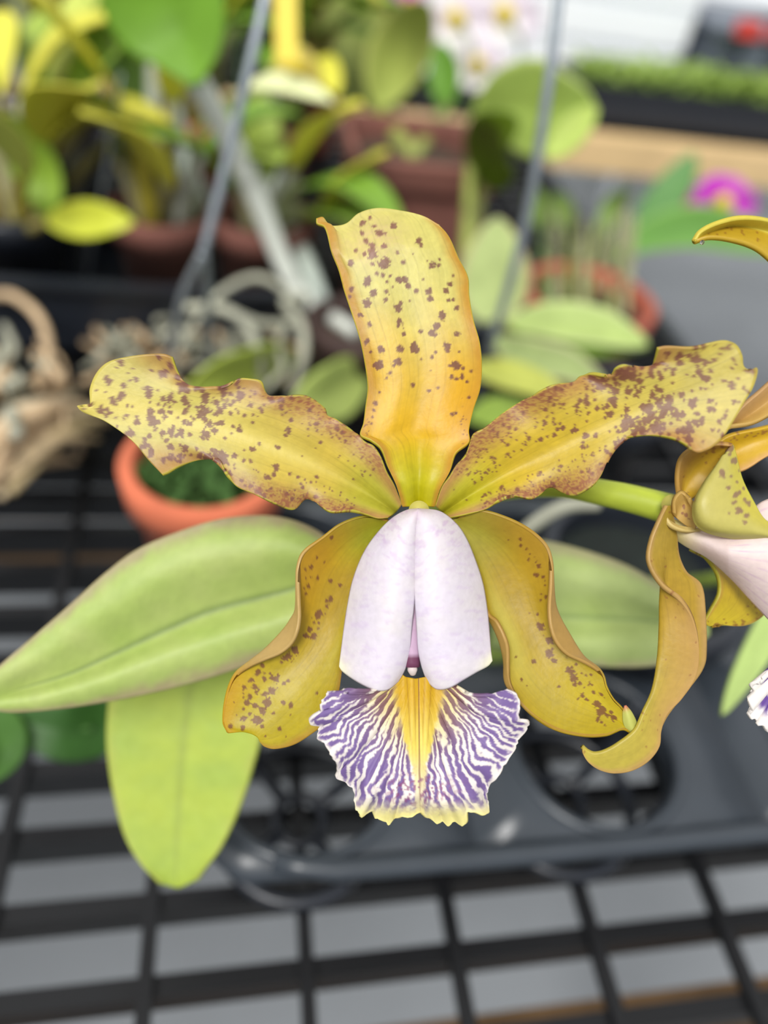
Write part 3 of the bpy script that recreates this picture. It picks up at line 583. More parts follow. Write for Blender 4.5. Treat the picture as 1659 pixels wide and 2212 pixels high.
pc = mix(const(S, (108, 56, 72)), const(S, (100, 66, 146)), ss(110, 240, rad+50*np.abs(ang)-30))
col = mix(base, mix(const(S, (206, 164, 24)), const(S, (230, 210, 96)), ss(1490, 1620, Y_)), inw*(1-ss(1600, 1740, Y_)*.7))
col = mix(col, pc, vm*0.9)
col = mix(col, const(S, (120, 66, 50)), 0.75*ss(2.6, 1.0, np.abs(X_-905-(Y_-1600)*0.01))*ss(1770, 1700, Y_))
for off in (-24, -12, 13, 25): col = mix(col, const(S, (160, 112, 30)), 0.4*ss(2.2, .8, np.abs(X_-905-off*(1-(Y_-1470)/420)))*ss(1680, 1560, Y_))
dots = ss(.62, .7, vn(X_/4.5, Y_/4.5, 52))*np.exp(-((X_-905)/70)**2)*np.exp(-((Y_-1705)/32)**2); col = mix(col, const(S, (140, 72, 120)), np.clip(dots*1.2, 0, .8))
lipm = sheet('lip', S, col, LIP, f1, 0.0006)
# side lobes wrapping the column
def lobe(side):
    m_ = 1 if side < 0 else -1
    if side < 0:
        out_ = [(903,1102,6),(880,1105,6),(850,1121,10),(820,1150,12),(790,1192,14),(766,1250,16),(753,1310,14),(744,1370,8),(738,1415,0),(734,1440,-6)]
        inn = [(905,1102,-10),(900,1130,-18),(897,1180,-30),(895,1240,-42),(892,1300,-48),(887,1350,-44),(883,1400,-36),(874,1440,-30),(858,1470,-26)]
        bo = [(734,1440,-6),(740,1448,-10),(762,1464,-26),(790,1480,-40),(815,1489,-46),(836,1487,-40),(858,1470,-26)]
    else:
        out_ = [(905,1102,6),(950,1108,6),(985,1135,10),(1005,1165,12),(1022,1205,14),(1040,1260,14),(1050,1320,10),(1055,1370,2),(1058,1405,-6),(1062,1428,-12)]
        inn = [(903,1102,-10),(898,1130,-18),(896,1180,-30),(896,1240,-42),(899,1300,-48),(903,1360,-44),(906,1405,-36),(914,1440,-32),(925,1470,-26)]
        bo = [(1062,1428,-12),(1052,1438,-18),(1030,1449,-30),(1000,1466,-42),(970,1483,-48),(945,1486,-40),(925,1470,-26)]
    ba = [out_[0], inn[0]]
    S = coons(out_, inn, ba, bo, 130, 60, lambda u, v: -34*np.sin(math.pi*v)**.8*np.sin(math.pi*np.clip(u, 0, 1)**.7)**.6+0*u)
    U, V = uvg(S); X_, Y_ = S[..., 0], S[..., 1]
    c_ = const(S, (222, 214, 228))
    c_ = mix(c_, const(S, (226, 222, 208)), .5*fbm(X_/50, Y_/50, 60))
    pv = ss(.5, .8, fbm(X_/16+side*3, (Y_+(X_)*side*.5)/9, 61)); c_ = mix(c_, const(S, (196, 164, 204)), pv*.6*ss(.6, .15, U)*(1-.4*V))
    pv2 = ss(.55, .8, fbm(X_/22, Y_/10+side, 63)); c_ = mix(c_, const(S, (198, 172, 212)), pv2*.28)
    c_ = mix(c_, const(S, (206, 172, 196)), .5*ss(.95, .6, 1-U*5)*0+.35*ss(.12, 0, U))
    c_ = mix(c_, const(S, (238, 236, 196)), ss(.9, 1, U)*ss(.35, 0, V)*.8)
    sheet('lip_side_lobe', S, c_, LIP, f1, 0.0007)
lobe(-1); lobe(1)

# ---- bloom two at the right, seen from its side
f2 = flower_part(1452, 1090, 60)
S = loft([[(1438,1092,-5),(1424,1120,-12),(1404,1170,-18),(1400,1215,-24),(1428,1263,-28),(1472,1296,-30),(1498,1338,-28),(1510,1400,-24),(1503,1460,-15),(1472,1508,-8),(1440,1543,-4),(1426,1580,0),(1422,1612,-2),(1400,1642,-4),(1365,1663,-4),(1325,1669,-2),(1293,1661),(1270,1645),(1259,1628),(1257,1612)],
          [(1442,1092,0),(1441,1150,8),(1438,1200,12),(1434,1250,14),(1429,1300,10),(1428,1350,5),(1424,1420,0),(1412,1490,-4),(1390,1540,-6),(1372,1578,-8),(1335,1608,-6),(1305,1624,-4),(1283,1628,-2),(1268,1622),(1257,1612)],
          [(1446,1092,10),(1458,1150,28),(1464,1200,32),(1482,1238,34),(1512,1262,34),(1521,1310,32),(1523,1420,28),(1512,1452,22),(1475,1500,12),(1440,1545,10),(1415,1590,8),(1370,1632,6),(1310,1648,4),(1278,1638,2),(1257,1612,0)]], 180, 60, vs=[0, .5, 1])
U, V = uvg(S); col = petal_base(S, tipc=(192, 174, 66), midc=(186, 152, 44), basec=(188, 158, 60), edgec=(194, 156, 88), rimc_=(196, 158, 90), ew=.12, seed=20)
col = mix(col, const(S, (186, 146, 84)), .6*ss(.45, .1, V)*ss(.2, .4, U)*ss(.85, .6, U))
sp = dense(S, lambda u, v: ((.4 if v < .5 else .1), 1), 110, 1.0, 2.6, 31); col = mix(col, const(S, (140, 86, 50)), spotmask(S, sp, .8)*.7)
sheet('lateral_sepal', S, col, PET, f2, 0.0008)
# other lateral sepal, curling behind the lip
S = loft([[(1490,1185,60),(1520,1200,60),(1548,1240,60),(1552,1280,60),(1535,1315,55),(1518,1345,50)], [(1500,1190,90),(1560,1220,90),(1600,1260,92),(1600,1300,86),(1570,1332,70),(1530,1352,56)],
          [(1520,1190,100),(1620,1210,110),(1665,1280,112),(1650,1325,100),(1610,1350,84),(1545,1350,60)]], 80, 50)
U, V = uvg(S); col = petal_base(S, tipc=(206, 182, 40), midc=(196, 162, 30), basec=(186, 160, 60), edgec=(190, 150, 60), ew=.1, seed=22)
sp = dense(S, lambda u, v: ((.9 if v > .6 else .05), 1), 160, 1.6, 4, 33); col = mix(col, const(S, (128, 82, 30)), spotmask(S, sp, 1)*.85)
sheet('lateral_sepal', S, col, PET, f2, 0.0008)
# white lip of the second bloom
S = coons([(1446,1120,40),(1500,1140,20),(1560,1150,0),(1610,1120,-10),(1650,1085,-14),(1740,1060,-10)], [(1444,1148,44),(1480,1175,36),(1530,1202,30),(1580,1246,24),(1622,1292,20),(1740,1420,20)],
          [(1446,1120,40),(1440,1134,44),(1444,1148,44)], [(1740,1060,-10),(1760,1240,-30),(1740,1420,20)], 110, 60, lambda u, v: -46*np.sin(math.pi*v)**.8*np.minimum(1, u*2.5))
U, V = uvg(S); X_, Y_ = S[..., 0], S[..., 1]
col = mix(const(S, (206, 196, 110)), const(S, (232, 214, 210)), ss(0, .28, U)); 
vv = np.cos(2*math.pi*(V*11+.6*fbm(U*3, V*4, 65))); col = mix(col, const(S, (186, 140, 190)), .55*ss(.8, 1, vv)*ss(.3, .5, U)*fbm(U*12, V*9, 66)*1.5*(1-.6*V))
sheet('lip_side_lobe', S, np.clip(col, 0, 1), LIP, f2, 0.0008)
# its frilled middle lobe just entering the frame
n, m = 60, 90
To = polyn([(1672,1448),(1655,1460),(1640,1472),(1625,1482),(1622,1496),(1618,1512),(1620,1530),(1618,1545),(1632,1560),(1650,1570),(1675,1600)], m)
tj = np.linspace(0, 1, m); To[:, 0] += (vn(tj*34, 0*tj, 70)-.5)*10; To[:, 1] += (vn(tj*34, 0*tj+5, 71)-.5)*8
Bb = polyn([(1715,1385),(1735,1392),(1760,1400)], m); u = np.linspace(0, 1, n)[:, None, None]
S = Bb[None]*(1-u)+To[None]*u; S[..., 2] = 20-30*u[..., 0]+6*np.sin(tj*22)[None]*u[..., 0]**2
U, V = uvg(S); col = mix(const(S, (238, 232, 226)), const(S, (104, 72, 150)), ss(.45, .55, vn(V*16+(fbm(U*4, V*4, 72)-.5)*2, U*5, 73))*(1-ss(.84, .95, U+.08*fbm(V*20, U*4, 74))))
sheet('lip', S, col, LIP, f2, 0.0007)
# rolled petal facing the lens
S = loft([[(1580,962,-30),(1587,985,-34),(1600,1035,-40),(1625,1085,-46),(1650,1125,-50),(1700,1150,-50)], [(1570,975,-46),(1568,1015,-60),(1570,1060,-70),(1590,1110,-76),(1630,1140,-76),(1700,1165,-66)],
          [(1562,990,-50),(1530,1045,-66),(1515,1085,-74),(1530,1125,-76),(1590,1148,-74),(1700,1160,-60)], [(1556,1000,-36),(1520,1050,-44),(1500,1095,-46),(1508,1135,-46),(1560,1156,-44),(1700,1172,-40)]], 90, 60)
col = const(S, (186, 176, 92)); U, V = uvg(S); sp = dense(S, lambda u, v: ((.9 if (v < .45 and u < .6) or v > .93 else .03), 1), 60, 3, 8, 40)
col = mix(col, const(S, (196, 184, 70)), ss(.4, .1, V)); col = mix(col, const(S, (128, 90, 84)), spotmask(S, sp, 2)*.8); col = mix(col, const(S, (196, 192, 60)), ss(.04, 0, V))
sheet('petal', S, col, PET, f2, 0.0008)
S = loft([[(1466,1075,20),(1462,1030,10),(1470,990,0),(1500,966,-14),(1550,958,-26),(1580,960,-32)], [(1470,1078,40),(1480,1040,44),(1500,1010,40),(1530,985,20),(1562,968,-10),(1583,964,-30)],
          [(1490,1078,30),(1520,1062,34),(1545,1040,30),(1568,1012,10),(1580,985,-12),(1585,968,-30)]], 60, 40)
U, V = uvg(S); col = mix(const(S, (196, 160, 44)), const(S, (184, 140, 74)), ss(.5, .1, V)*.8); sp = dense(S, lambda u, v: ((.7 if u > .5 else .1), 1), 60, 2, 5, 41); col = mix(col, const(S, (140, 88, 60)), spotmask(S, sp, 1.5)*.7)
sheet('petal_fold', S, col, PET, f2, 0.0008)
S = loft([[(1455,1108,0),(1455,1080,-8),(1470,1062,-14),(1482,1068,-16)], [(1462,1120,10),(1470,1100,6),(1482,1085,0),(1490,1078,-14)], [(1500,1146,0),(1505,1130,-10),(1500,1100,-16),(1488,1076,-18)]], 40, 30)
col = const(S, (192, 156, 82)); sp = [(1478,1095,5),(1484,1112,5),(1475,1108,3),(1490,1120,3)]; col = mix(col, const(S, (136, 84, 66)), spotmask(S, sp, 1.2)*.8)
sheet('petal_fold', S, col, PET, f2, 0.0008)
S = loft([[(1436,1112,10),(1442,1124,6),(1465,1138,0),(1508,1142,0)], [(1438,1122,-4),(1452,1138,-8),(1480,1148,-8),(1512,1148,0)]], 30, 12)
sheet('petal_fold', S, const(S, (204, 180, 110)), PET, f2, 0.0008)
# upper petal and sepal running out of the frame
S = loft([[(1568,922,0),(1600,880,-6),(1640,845,-8),(1700,790,-8)], [(1572,925,14),(1620,895,16),(1660,865,14),(1710,825,14)], [(1568,922,-4),(1620,916,-8),(1660,898,-8),(1715,860,-8)]], 50, 40)
U, V = uvg(S); sheet('petal', S, mix(const(S, (186, 146, 92)), const(S, (196, 160, 84)), V), PET, f2, 0.0008)
S = loft([[(1470,1020,50),(1530,975,30),(1570,942,20),(1640,925,10),(1720,905,10)], [(1472,1040,80),(1550,990,60),(1610,960,40),(1660,945,30),(1720,935,30)], [(1480,1060,70),(1560,1030,50),(1610,1015,30),(1660,985,20),(1720,965,20)]], 60, 40)
U, V = uvg(S); sp = dense(S, lambda u, v: ((.8 if v < .3 and u > .4 else .02), 1), 140, 1.5, 3.6, 43); col = mix(const(S, (206, 168, 36)), const(S, (206, 160, 90)), ss(.8, 1, V)); col = mix(col, const(S, (140, 86, 60)), spotmask(S, sp, 1)*.7)
sheet('petal', S, col, PET, f2, 0.0008)
S = loft([[(1498,521,-30),(1512,500,-34),(1550,481,-36),(1600,470,-36),(1660,475,-30),(1730,500,-20),(1800,600,0),(1820,740,20),(1770,880,40),(1690,960,60)], [(1499,522,-26),(1530,505,-10),(1580,490,0),(1640,500,0),(1700,530,0),(1765,620,20),(1785,740,40),(1750,870,60),(1685,965,75)], [(1500,523,-30),(1530,514,-36),(1580,520,-38),(1630,537,-38),(1665,565,-34),(1715,620,-20),(1740,740,0),(1725,860,30),(1680,970,60)]], 150, 40)
U, V = uvg(S); col = mix(const(S, (206, 190, 70)), const(S, (188, 156, 40)), ss(.45, .6, V)); sp = dense(S, lambda u, v: ((.6 if v > .6 else .05), 1), 150, 1.5, 4, 44); col = mix(col, const(S, (140, 90, 40)), spotmask(S, sp, 1)*.7)
sheet('dorsal_sepal', S, col, PET, f2, 0.0008)
# a water drop hanging from the sepal tip
wm, wt, wb = principled('water'); wb.inputs['Transmission Weight'].default_value = 1; wb.inputs['Roughness'].default_value = 0.02; wb.inputs['IOR'].default_value = 1.33
q = pxw((1517, 523, -36)); b = MB(); pr = [(0.01, 4.5), (2, 4.2), (4, 2), (4.6, -1), (3.6, -4), (1.8, -5.2), (0.01, -5.6)]; b.lathe(q, [(r*D0/F, z*D0/F) for r, z in pr], 20)
o = b.build('water_drop', wm); tag(o, 'tiny clear water drop hanging from the curled yellow petal tip', 'water drop')

# ------------------------------------------------------------------ background plants
def zdepth(x, y, z): 
    v = R @ np.array([(x-CX)/F, (CY-y)/F, -1.0]); return (z-CAM[2])/v[2]
def pplant(name, px_, py_, h, r, m, plabel, label, cat='orchid plant', group='orchid plants standing on the bench', square=False, potname='flower_pot', taper=.75):
    """a pot with its rim centre at this pixel, and the root of its plant"""
    c_ = rimc(px_, py_, h); pot(potname, c_, r, h, m, plabel, square=square, taper=taper)
    e = empty(name, (c_[0], c_[1], BZ+h-0.014)); tag(e, label, cat, group); return e, c_
def down(e, x, y, d, rad, rgb, to=None, sway=0):          # a cane from a point in the air down into the pot
    a = P(x, y, d); b_ = np.array(wloc(e)) if to is None else np.array(to)
    mid_ = (a+b_)/2+np.array([sway, 0, 0]); k = 12
    bb = MB().tube([b_, mid_, a], np.array([.7, 1.1, 1.0, .6])*rad, 40, k); n_ = 40*k
    t = np.repeat(np.linspace(0, 1, 40), k); cl = np.tile(lin(rgb), (n_, 1))*(1-.35*ss(.8, 1, np.cos(t*2*math.pi*4)))[:, None]*(0.85+.3*vn(t*9, 0*t, 3))[:, None]
    return bb.build('cane', LEAF, e, col=cl)

# A: plant with the big bright leaf at the top
eA, cA = pplant('orchid_plant', 775, 690, 0.06, 0.03, BROWN, 'dark brown pot left of the upright petal of the bloom', 'orchid plant with a bright green leaf at the top edge and a thick grey cane')
blade('leaf', [(424,184,.36),(395,90,.35),(350,-10,.34),(310,-170,.32)], 275, (112, 158, 40), eA, tilt=.25, fold=.2, sharp=1.25)
W_ = [cA+np.array([0, 0, -0.01]), P(640, 620, .47), P(540, 390, .43), P(420, 165, .37)]
b = MB().tube(W_, np.array([.004, .0056, .007, .006]), 40, 12); t = np.repeat(np.linspace(0, 1, 40), 12)
b.build('cane', LEAF, eA, col=np.tile(lin((226, 230, 220)), (480, 1))*(1-.3*ss(.85, 1, np.cos(t*2*math.pi*3)))[:, None])
blade('leaf', [(640,770,.44),(560,800,.40),(480,815,.37),(400,845,.35)], 115, (178, 196, 82), eA, tilt=.5)
blade('leaf', [(800,800,.44),(740,840,.40),(680,870,.37),(620,930,.35)], 130, (186, 204, 110), eA, tilt=.4)
# B: group over the brown square pots
eB, cB = pplant('orchid_plant', 900, 300, 0.11, 0.05, TERRA_D, 'stout reddish brown square pot behind the top of the bloom', 'orchid plant with upright olive and yellow green leaves above a brown square pot', square=True, taper=.85)
blade('leaf', [(800,230,.66),(770,120,.64),(745,0,.62),(730,-100,.6)], 220, (146, 158, 84), eB, tilt=.2, sharp=.9)
blade('leaf', [(815,235,.6),(850,140,.58),(890,60,.56),(925,5,.54)], 135, (176, 190, 92), eB, tilt=-.2, edge=(200, 206, 120))
blade('leaf', [(965,235,.66),(960,170,.66),(945,90,.66)], 75, (98, 146, 40), eB, tilt=.4)
blade('leaf', [(810,120,.68),(830,190,.68),(840,240,.7)], 70, (206, 204, 70), eB, tilt=.1)
for x, y, d in ((800, 230, .66), (815, 235, .6), (965, 235, .66), (840, 230, .7)): down(eB, x, y, d, .006, (150, 158, 84))
# C: plant with the broad round leaf
eC, cC = pplant('orchid_plant', 1010, 640, 0.06, 0.036, BLACK, 'small black pot tucked behind the right edge of the upright petal', 'orchid plant with a broad pale round leaf beside the straight wire')
blade('leaf', [(1020,250,.5),(1100,235,.48),(1200,240,.46),(1285,225,.45)], 190, (160, 184, 88), eC, tilt=-.2, sharp=1.15, edge=(188, 206, 120), fold=.15)
blade('leaf', [(1180,340,.47),(1230,290,.46),(1290,230,.45)], 70, (186, 206, 104), eC, tilt=.4)
blade('leaf', [(1040,395,.5),(1060,330,.46),(1080,290,.42),(1120,262,.40)], 150, (92, 116, 18), eC, tilt=.5, sharp=.8, fold=.1)
down(eC, 1042, 395, .5, .0045, (110, 112, 60)); down(eC, 1022, 252, .5, .004, (150, 160, 80))
blade('leaf', [(1060,700,.46),(1065,630,.45),(1070,560,.44),(1075,470,.43)], 155, (188, 204, 134), eC, tilt=.1, sharp=.8, edge=(200, 176, 140), fold=.12)
down(eC, 1060, 690, .46, .004, (190, 186, 150))
# E: low leaves behind the right petal
eE, cE = pplant('orchid_plant', 1330, 850, 0.05, 0.034, BLACK, 'black pot partly hidden behind the right spotted petal', 'orchid plant with narrow grey green leaves lying low behind the right spotted petal')
blade('leaf', [(1090,700,.42),(1180,690,.41),(1290,705,.40),(1400,745,.39)], 90, (166, 186, 106), eE, tilt=.35, edge=(196, 206, 150))
blade('leaf', [(1090,700,.42),(1180,735,.41),(1270,755,.40),(1400,750,.40)], 50, (98, 128, 34), eE, tilt=.9)
blade('leaf', [(1060,730,.41),(1150,770,.39),(1230,790,.38),(1310,840,.37)], 80, (150, 166, 104), eE, tilt=.3, edge=(196, 186, 150))
blade('leaf', [(1020,790,.37),(1090,805,.35),(1160,830,.34),(1230,870,.33)], 75, (176, 182, 84), eE, tilt=.6)
blade('leaf', [(1010,900,.37),(1060,890,.36),(1120,900,.35),(1180,960,.34)], 80, (140, 166, 70), eE, tilt=.3)
for x, y, d in ((1090, 700, .42), (1060, 730, .41), (1022, 792, .37), (1015, 898, .37)): down(eE, x, y, d, .0035, (150, 140, 80))
# D: shallow terracotta bowl with a green strap leaved plant
eD, cD = pplant('orchid_plant', 1275, 632, 0.05, 0.048, TERRA2, 'shallow terracotta bowl with a white tag at its right rim', 'strap leaved orchid plant with many stems rising from the shallow terracotta bowl', taper=.8)
for i in range(16):
    x = 1170+i*13+random.uniform(-8, 8); y = random.uniform(430, 520); d = random.uniform(.56, .68)
    down(eD, x, y, d, .0028, random.choice([(120, 130, 60), (96, 120, 60), (150, 150, 110)]), to=cD+np.array([(i-8)*.0045, random.uniform(-.02, .02), -.01]))
for a in [[(1180,500,.62),(1160,450,.62),(1150,400,.62)], [(1230,500,.62),(1215,450,.62),(1190,420,.62)], [(1300,520,.62),(1320,450,.62),(1360,410,.6)]]: blade('leaf', a, 46, (112, 140, 62), eD, tilt=.3)
blade('leaf', [(1330,560,.66),(1400,510,.66),(1520,490,.66),(1700,540,.66)], 90, (98, 146, 62), eD, tilt=.2, edge=(140, 176, 96))
blade('leaf', [(1360,500,.7),(1420,450,.7),(1470,380,.7),(1500,330,.7)], 80, (92, 138, 74), eD, tilt=.2)
tg = MB(); a = P(1352, 690, .60); b_ = P(1362, 620, .60); ax = np.array([.007, 0, 0]); tg.obox((a+b_)/2, ax, (0, .0005, 0), (b_-a)/2); tg.obox(b_+(b_-a)*.1, ax*.5, (0, .0005, 0), (b_-a)*.1)
o = tg.build('plant_tag', TAGW, smooth=False); tag(o, 'white plastic plant tag pushed in at the right rim of the terracotta bowl', 'plant tag')

# magenta bloom on its own stem
def smallflower(name, x, y, d, s, rgb, label, stem_to, cat='flower', n=5, rgb2=None):
    e = empty(name, P(x, y, d)); tag(e, label, cat)
    for k in range(n):
        A = 2*math.pi*k/n+.3; ex, ey = x+s*math.cos(A), y+s*.75*math.sin(A)
        blade('petal', [(x, y, d), ((x+ex)/2, (y+ey)/2, d-.004), (ex, ey, d-.002)], s*.95, rgb if k % 2 else (rgb2 or rgb), e, sharp=1.3, matl=PET, n=20, m=9)
    MB().tube([P(x, y, d-.004), P(x, y+3, d-.012)], s*.25*d/F, 6, 10).build('lip', RED if rgb2 is None and False else TAGY, e)
    MB().tube([stem_to, (P(x, y, d)+np.array(stem_to))/2+np.array([.01, 0, .03]), P(x, y, d)], .0018, 20, 8).build('stem', MOSSY, e)
pc_ = rimc(1560, 560, 0.0); e_st = onz(1700, 520, BZ) 
smallflower('orchid_bloom', 1562, 436, .74, 74, (214, 60, 214), 'bright magenta bloom near the right edge of the picture', onz(1560, 520, BZ), rgb2=(196, 70, 190))
smallflower('orchid_bloom', 1498, 446, .76, 46, (206, 90, 170), 'small pinker bloom just left of the bright magenta one', onz(1500, 520, BZ))
smallflower('orchid_bloom', 640, 150, .46, 58, (226, 210, 110), 'pale yellow bloom below the hanging yellow tag', onz(620, 380, BZ))
smallflower('orchid_bloom', 885, 0, 1.1, 44, (214, 90, 206), 'pink bloom cut by the top edge above the olive leaf', onz(900, 200, BZ))
smallflower('orchid_bloom', 145, 10, 1.1, 50, (206, 130, 206), 'pale lilac bloom cut by the top edge at the left', onz(150, 200, BZ))
smallflower('orchid_bloom', 25, 60, 1.0, 60, (226, 150, 60), 'orange bloom in the upper left corner', onz(40, 200, BZ))
# yellow hanging tag
a = P(616, -60, .40); b_ = P(620, 135, .41); tg = MB(); tg.obox((a+b_)/2, (R[:, 0]*.0062), R[:, 2]*.0005, (b_-a)/2); o = tg.build('plant_tag', TAGY, smooth=False)
tag(o, 'long yellow plastic tag hanging down from the top edge beside the thin wire', 'plant tag')
a = P(645, 0, .7); o = MB().lathe(a, [(.001, -.012), (.008, -.009), (.011, 0), (.012, .012), (.011, .03), (.001, .031)], 24).build('blue_clip', BLUE); tag(o, 'small blue plastic clip cut by the top edge', 'clip')


# F: plants in a long black tray at the left, many canes and leaves
def shallow_tray(a, b_, y0, y1, h, label):
    e = empty('nursery_tray', ((a+b_)/2, (y0+y1)/2, BZ)); tag(e, label, 'tray'); t = .004
    m_ = MB(); m_.box((a, y0, BZ), (b_, y1, BZ+.004)); 
    for q in [((a, y0, BZ), (b_, y0+t, BZ+h)), ((a, y1-t, BZ), (b_, y1, BZ+h)), ((a, y0, BZ), (a+t, y1, BZ+h)), ((b_-t, y0, BZ), (b_, y1, BZ+h))]: m_.box(*q)
    m_.build('tray_wall', BLACK, e, smooth=False)
    f_ = MB(); n_ = max(4, int((b_-a)/.05)); 
    for q in [((a-.006, y0-.006, BZ+h-.003), (b_+.006, y0, BZ+h)), ((a-.006, y1, BZ+h-.003), (b_+.006, y1+.006, BZ+h))]: MB().box(*q).build('tray_lip', BLACK, e, smooth=False)
    return e
TL = onz(170, 655, BZ+.05); TR = onz(700, 640, BZ+.05); TY = TR[1]
shallow_tray(TL[0]-.12, TR[0], TY, TY+.15, .05, 'long black nursery tray under the crowded canes left of the upright petal')
def filler(wx, wy, label, plabel, n=7, hh=(.12, .24), cols=None, pot_m=BLACK, r=.034, ph=.07, lw=(.014, .024), z0=BZ, leaf_l=(.06, .10), lean=.04, grp='orchid plants standing on the bench', yellow=0):
    c_ = np.array([wx, wy, 0]); pot('flower_pot', c_, r, ph, pot_m, plabel)
    e = empty('orchid_plant', (wx, wy, BZ+ph-.014)); tag(e, label, 'orchid plant', grp)
    cols = cols or [(126, 158, 56), (150, 172, 70), (176, 186, 84), (110, 146, 48), (200, 196, 70)]
    base_ = np.array([wx, wy, BZ+ph-.016])
    for i in range(n+5):
        A = rng.uniform(0, 6.28); h = rng.uniform(*hh); ln = rng.uniform(.2, 1)*lean
        b0 = base_+np.array([math.cos(A), math.sin(A), 0])*r*.55*rng.rand(); tp = b0+np.array([math.cos(A)*ln, math.sin(A)*ln, h])
        k = 10; bb = MB().tube([b0, (b0+tp)/2+np.array([0, 0, .01]), tp], np.array([.6, 1.1, 1, .6])*rng.uniform(.0035, .0062), 30, k); t = np.repeat(np.linspace(0, 1, 30), k)
        cc_ = [(168, 176, 128), (190, 184, 140), (140, 150, 72), (196, 200, 186), (150, 132, 80), (176, 164, 60)][rng.randint(6)]
        bb.build('cane', LEAF, e, col=np.tile(lin(cc_), (300, 1))*(1-.35*ss(.8, 1, np.cos(t*6.28*4)))[:, None])
        for q in range(0 if rng.rand() < .35 else 1 if rng.rand() < .7 else 2):
            L = rng.uniform(*leaf_l); B_ = A+rng.uniform(-1.2, 1.2); el = rng.uniform(.2, 1.1)
            d_ = np.array([math.cos(B_)*math.cos(el), math.sin(B_)*math.cos(el), math.sin(el)])
            pts = [tp-np.array([0, 0, .002]), tp+d_*L*.5, tp+d_*L+np.array([0, 0, -.3*L*math.cos(el)])]
            n_, m_ = 24, 9; cl = cr(np.array(pts), n_); T = np.gradient(cl, axis=0); T /= np.linalg.norm(T, axis=1)[:, None]
            sd = np.cross(T, [0, 0, 1]); sd /= np.linalg.norm(sd, axis=1)[:, None]; up_ = np.cross(sd, T)
            u_ = np.linspace(0, 1, n_); wd = np.sin(math.pi*u_)**.6*rng.uniform(*lw)*.9; wd[0] = .003; v_ = np.linspace(-1, 1, m_)
            Sg = cl[:, None]+wd[:, None, None]*(v_[None, :, None]*sd[:, None]+.3*np.abs(v_)[None, :, None]*up_[:, None])
            rgb = cols[rng.randint(len(cols))]; c4 = np.tile(lin(rgb), (n_, m_, 1))*rng.uniform(.95, 1.35)
            sheet('leaf', Sg, np.clip(c4, 0, 1), LEAF, e, .0012, world=True)
    return e
G = [(126, 158, 56), (150, 172, 70), (176, 186, 84), (110, 146, 48), (200, 196, 70)]; PALE = [(196, 206, 140), (206, 210, 160), (186, 200, 110), (216, 204, 90)]
rows = [
 (TL[0]-.05, TY+.06, 'yellow green orchid at the left end of the long black tray', 'black pot at the left end of the long black tray', BLACK, G, 7, (.04, .09)),
 (TL[0]+.04, TY+.07, 'orchid with thin canes second from the left in the long black tray', 'clay pot second from the left in the long black tray', TERRA_D, G+PALE, 8, (.04, .10)),
 (TL[0]+.105, TY+.07, 'orchid with mixed pale and green leaves near the fork of the wire', 'clay pot below the fork of the hanging wire', TERRA_D, G, 2, (.02, .05)),
 (-.26, .69, 'orchid with loose green leaves behind the left end of the tray', 'clay pot behind the left end of the long tray', TERRA_D, G, 7, (.06, .12)),
 (-.15, .70, 'bushy orchid standing behind the middle of the long tray', 'brown pot behind the middle of the long tray', BROWN, PALE+G, 8, (.06, .12)),
 (-.04, .69, 'tall caned orchid behind the crossing of wire and grey cane', 'red clay pot behind the crossing of wire and grey cane', TERRA, G, 8, (.06, .12)),
 (.03, .70, 'orchid between the grey cane and the brown square pot', 'brown clay pot just left of the brown square pot', TERRA_D, G, 8, (.06, .12)),
 (-.30, .84, 'rear orchid at the far left corner of the near bench', 'brown pot at the far left corner of the near bench', BROWN, G+PALE, 7, (.06, .12)),
 (-.18, .85, 'rear orchid with pale leaves on the near bench', 'clay pot in the back row below the orange bloom', TERRA, PALE, 7, (.06, .12)),
 (-.06, .84, 'rear orchid right behind the big bright green leaf', 'black pot in the back row behind the big bright leaf', BLACK, PALE+G, 7, (.06, .12)),
 (.07, .85, 'rear orchid under the hanging yellow tag', 'clay pot in the back row under the yellow tag', TERRA, G, 8, (.06, .12)),
]
for x, y, l, pl_, pm, cs, n_, hh in rows: filler(x, y, l, pl_, n_, hh, cs, pm)
eF = [o for o in sc.objects if o.get('label') == 'yellow green orchid at the left end of the long black tray'][0]
for a, w_, cc_, t_ in [([(110,470,.44),(90,400,.44),(50,320,.43),(-20,240,.42)], 105, (132, 164, 44), .3), ([(100,480,.43),(160,475,.42),(230,475,.41),(290,480,.41)], 78, (200, 206, 62), .1),
                   ([(210,230,.46),(190,180,.46),(205,130,.46),(265,105,.46)], 60, (124, 164, 44), .3), ([(130,270,.5),(100,230,.5),(85,180,.5),(110,140,.5)], 70, (96, 158, 40), .2), ([(60,330,.5),(40,300,.5),(10,240,.5)], 60, (214, 200, 60), .3), ([(250,290,.48),(245,250,.48),(215,215,.48)], 66, (206, 216, 160), .1)]:
    blade('leaf', a, w_, cc_, eF, tilt=t_); down(eF, *a[0], .0036, [(150, 140, 80), (176, 160, 60), (140, 130, 90)][int(w_) % 3], to=np.array(wloc(eF))+np.array([random.uniform(-.015, .015), random.uniform(-.015, .015), 0]))
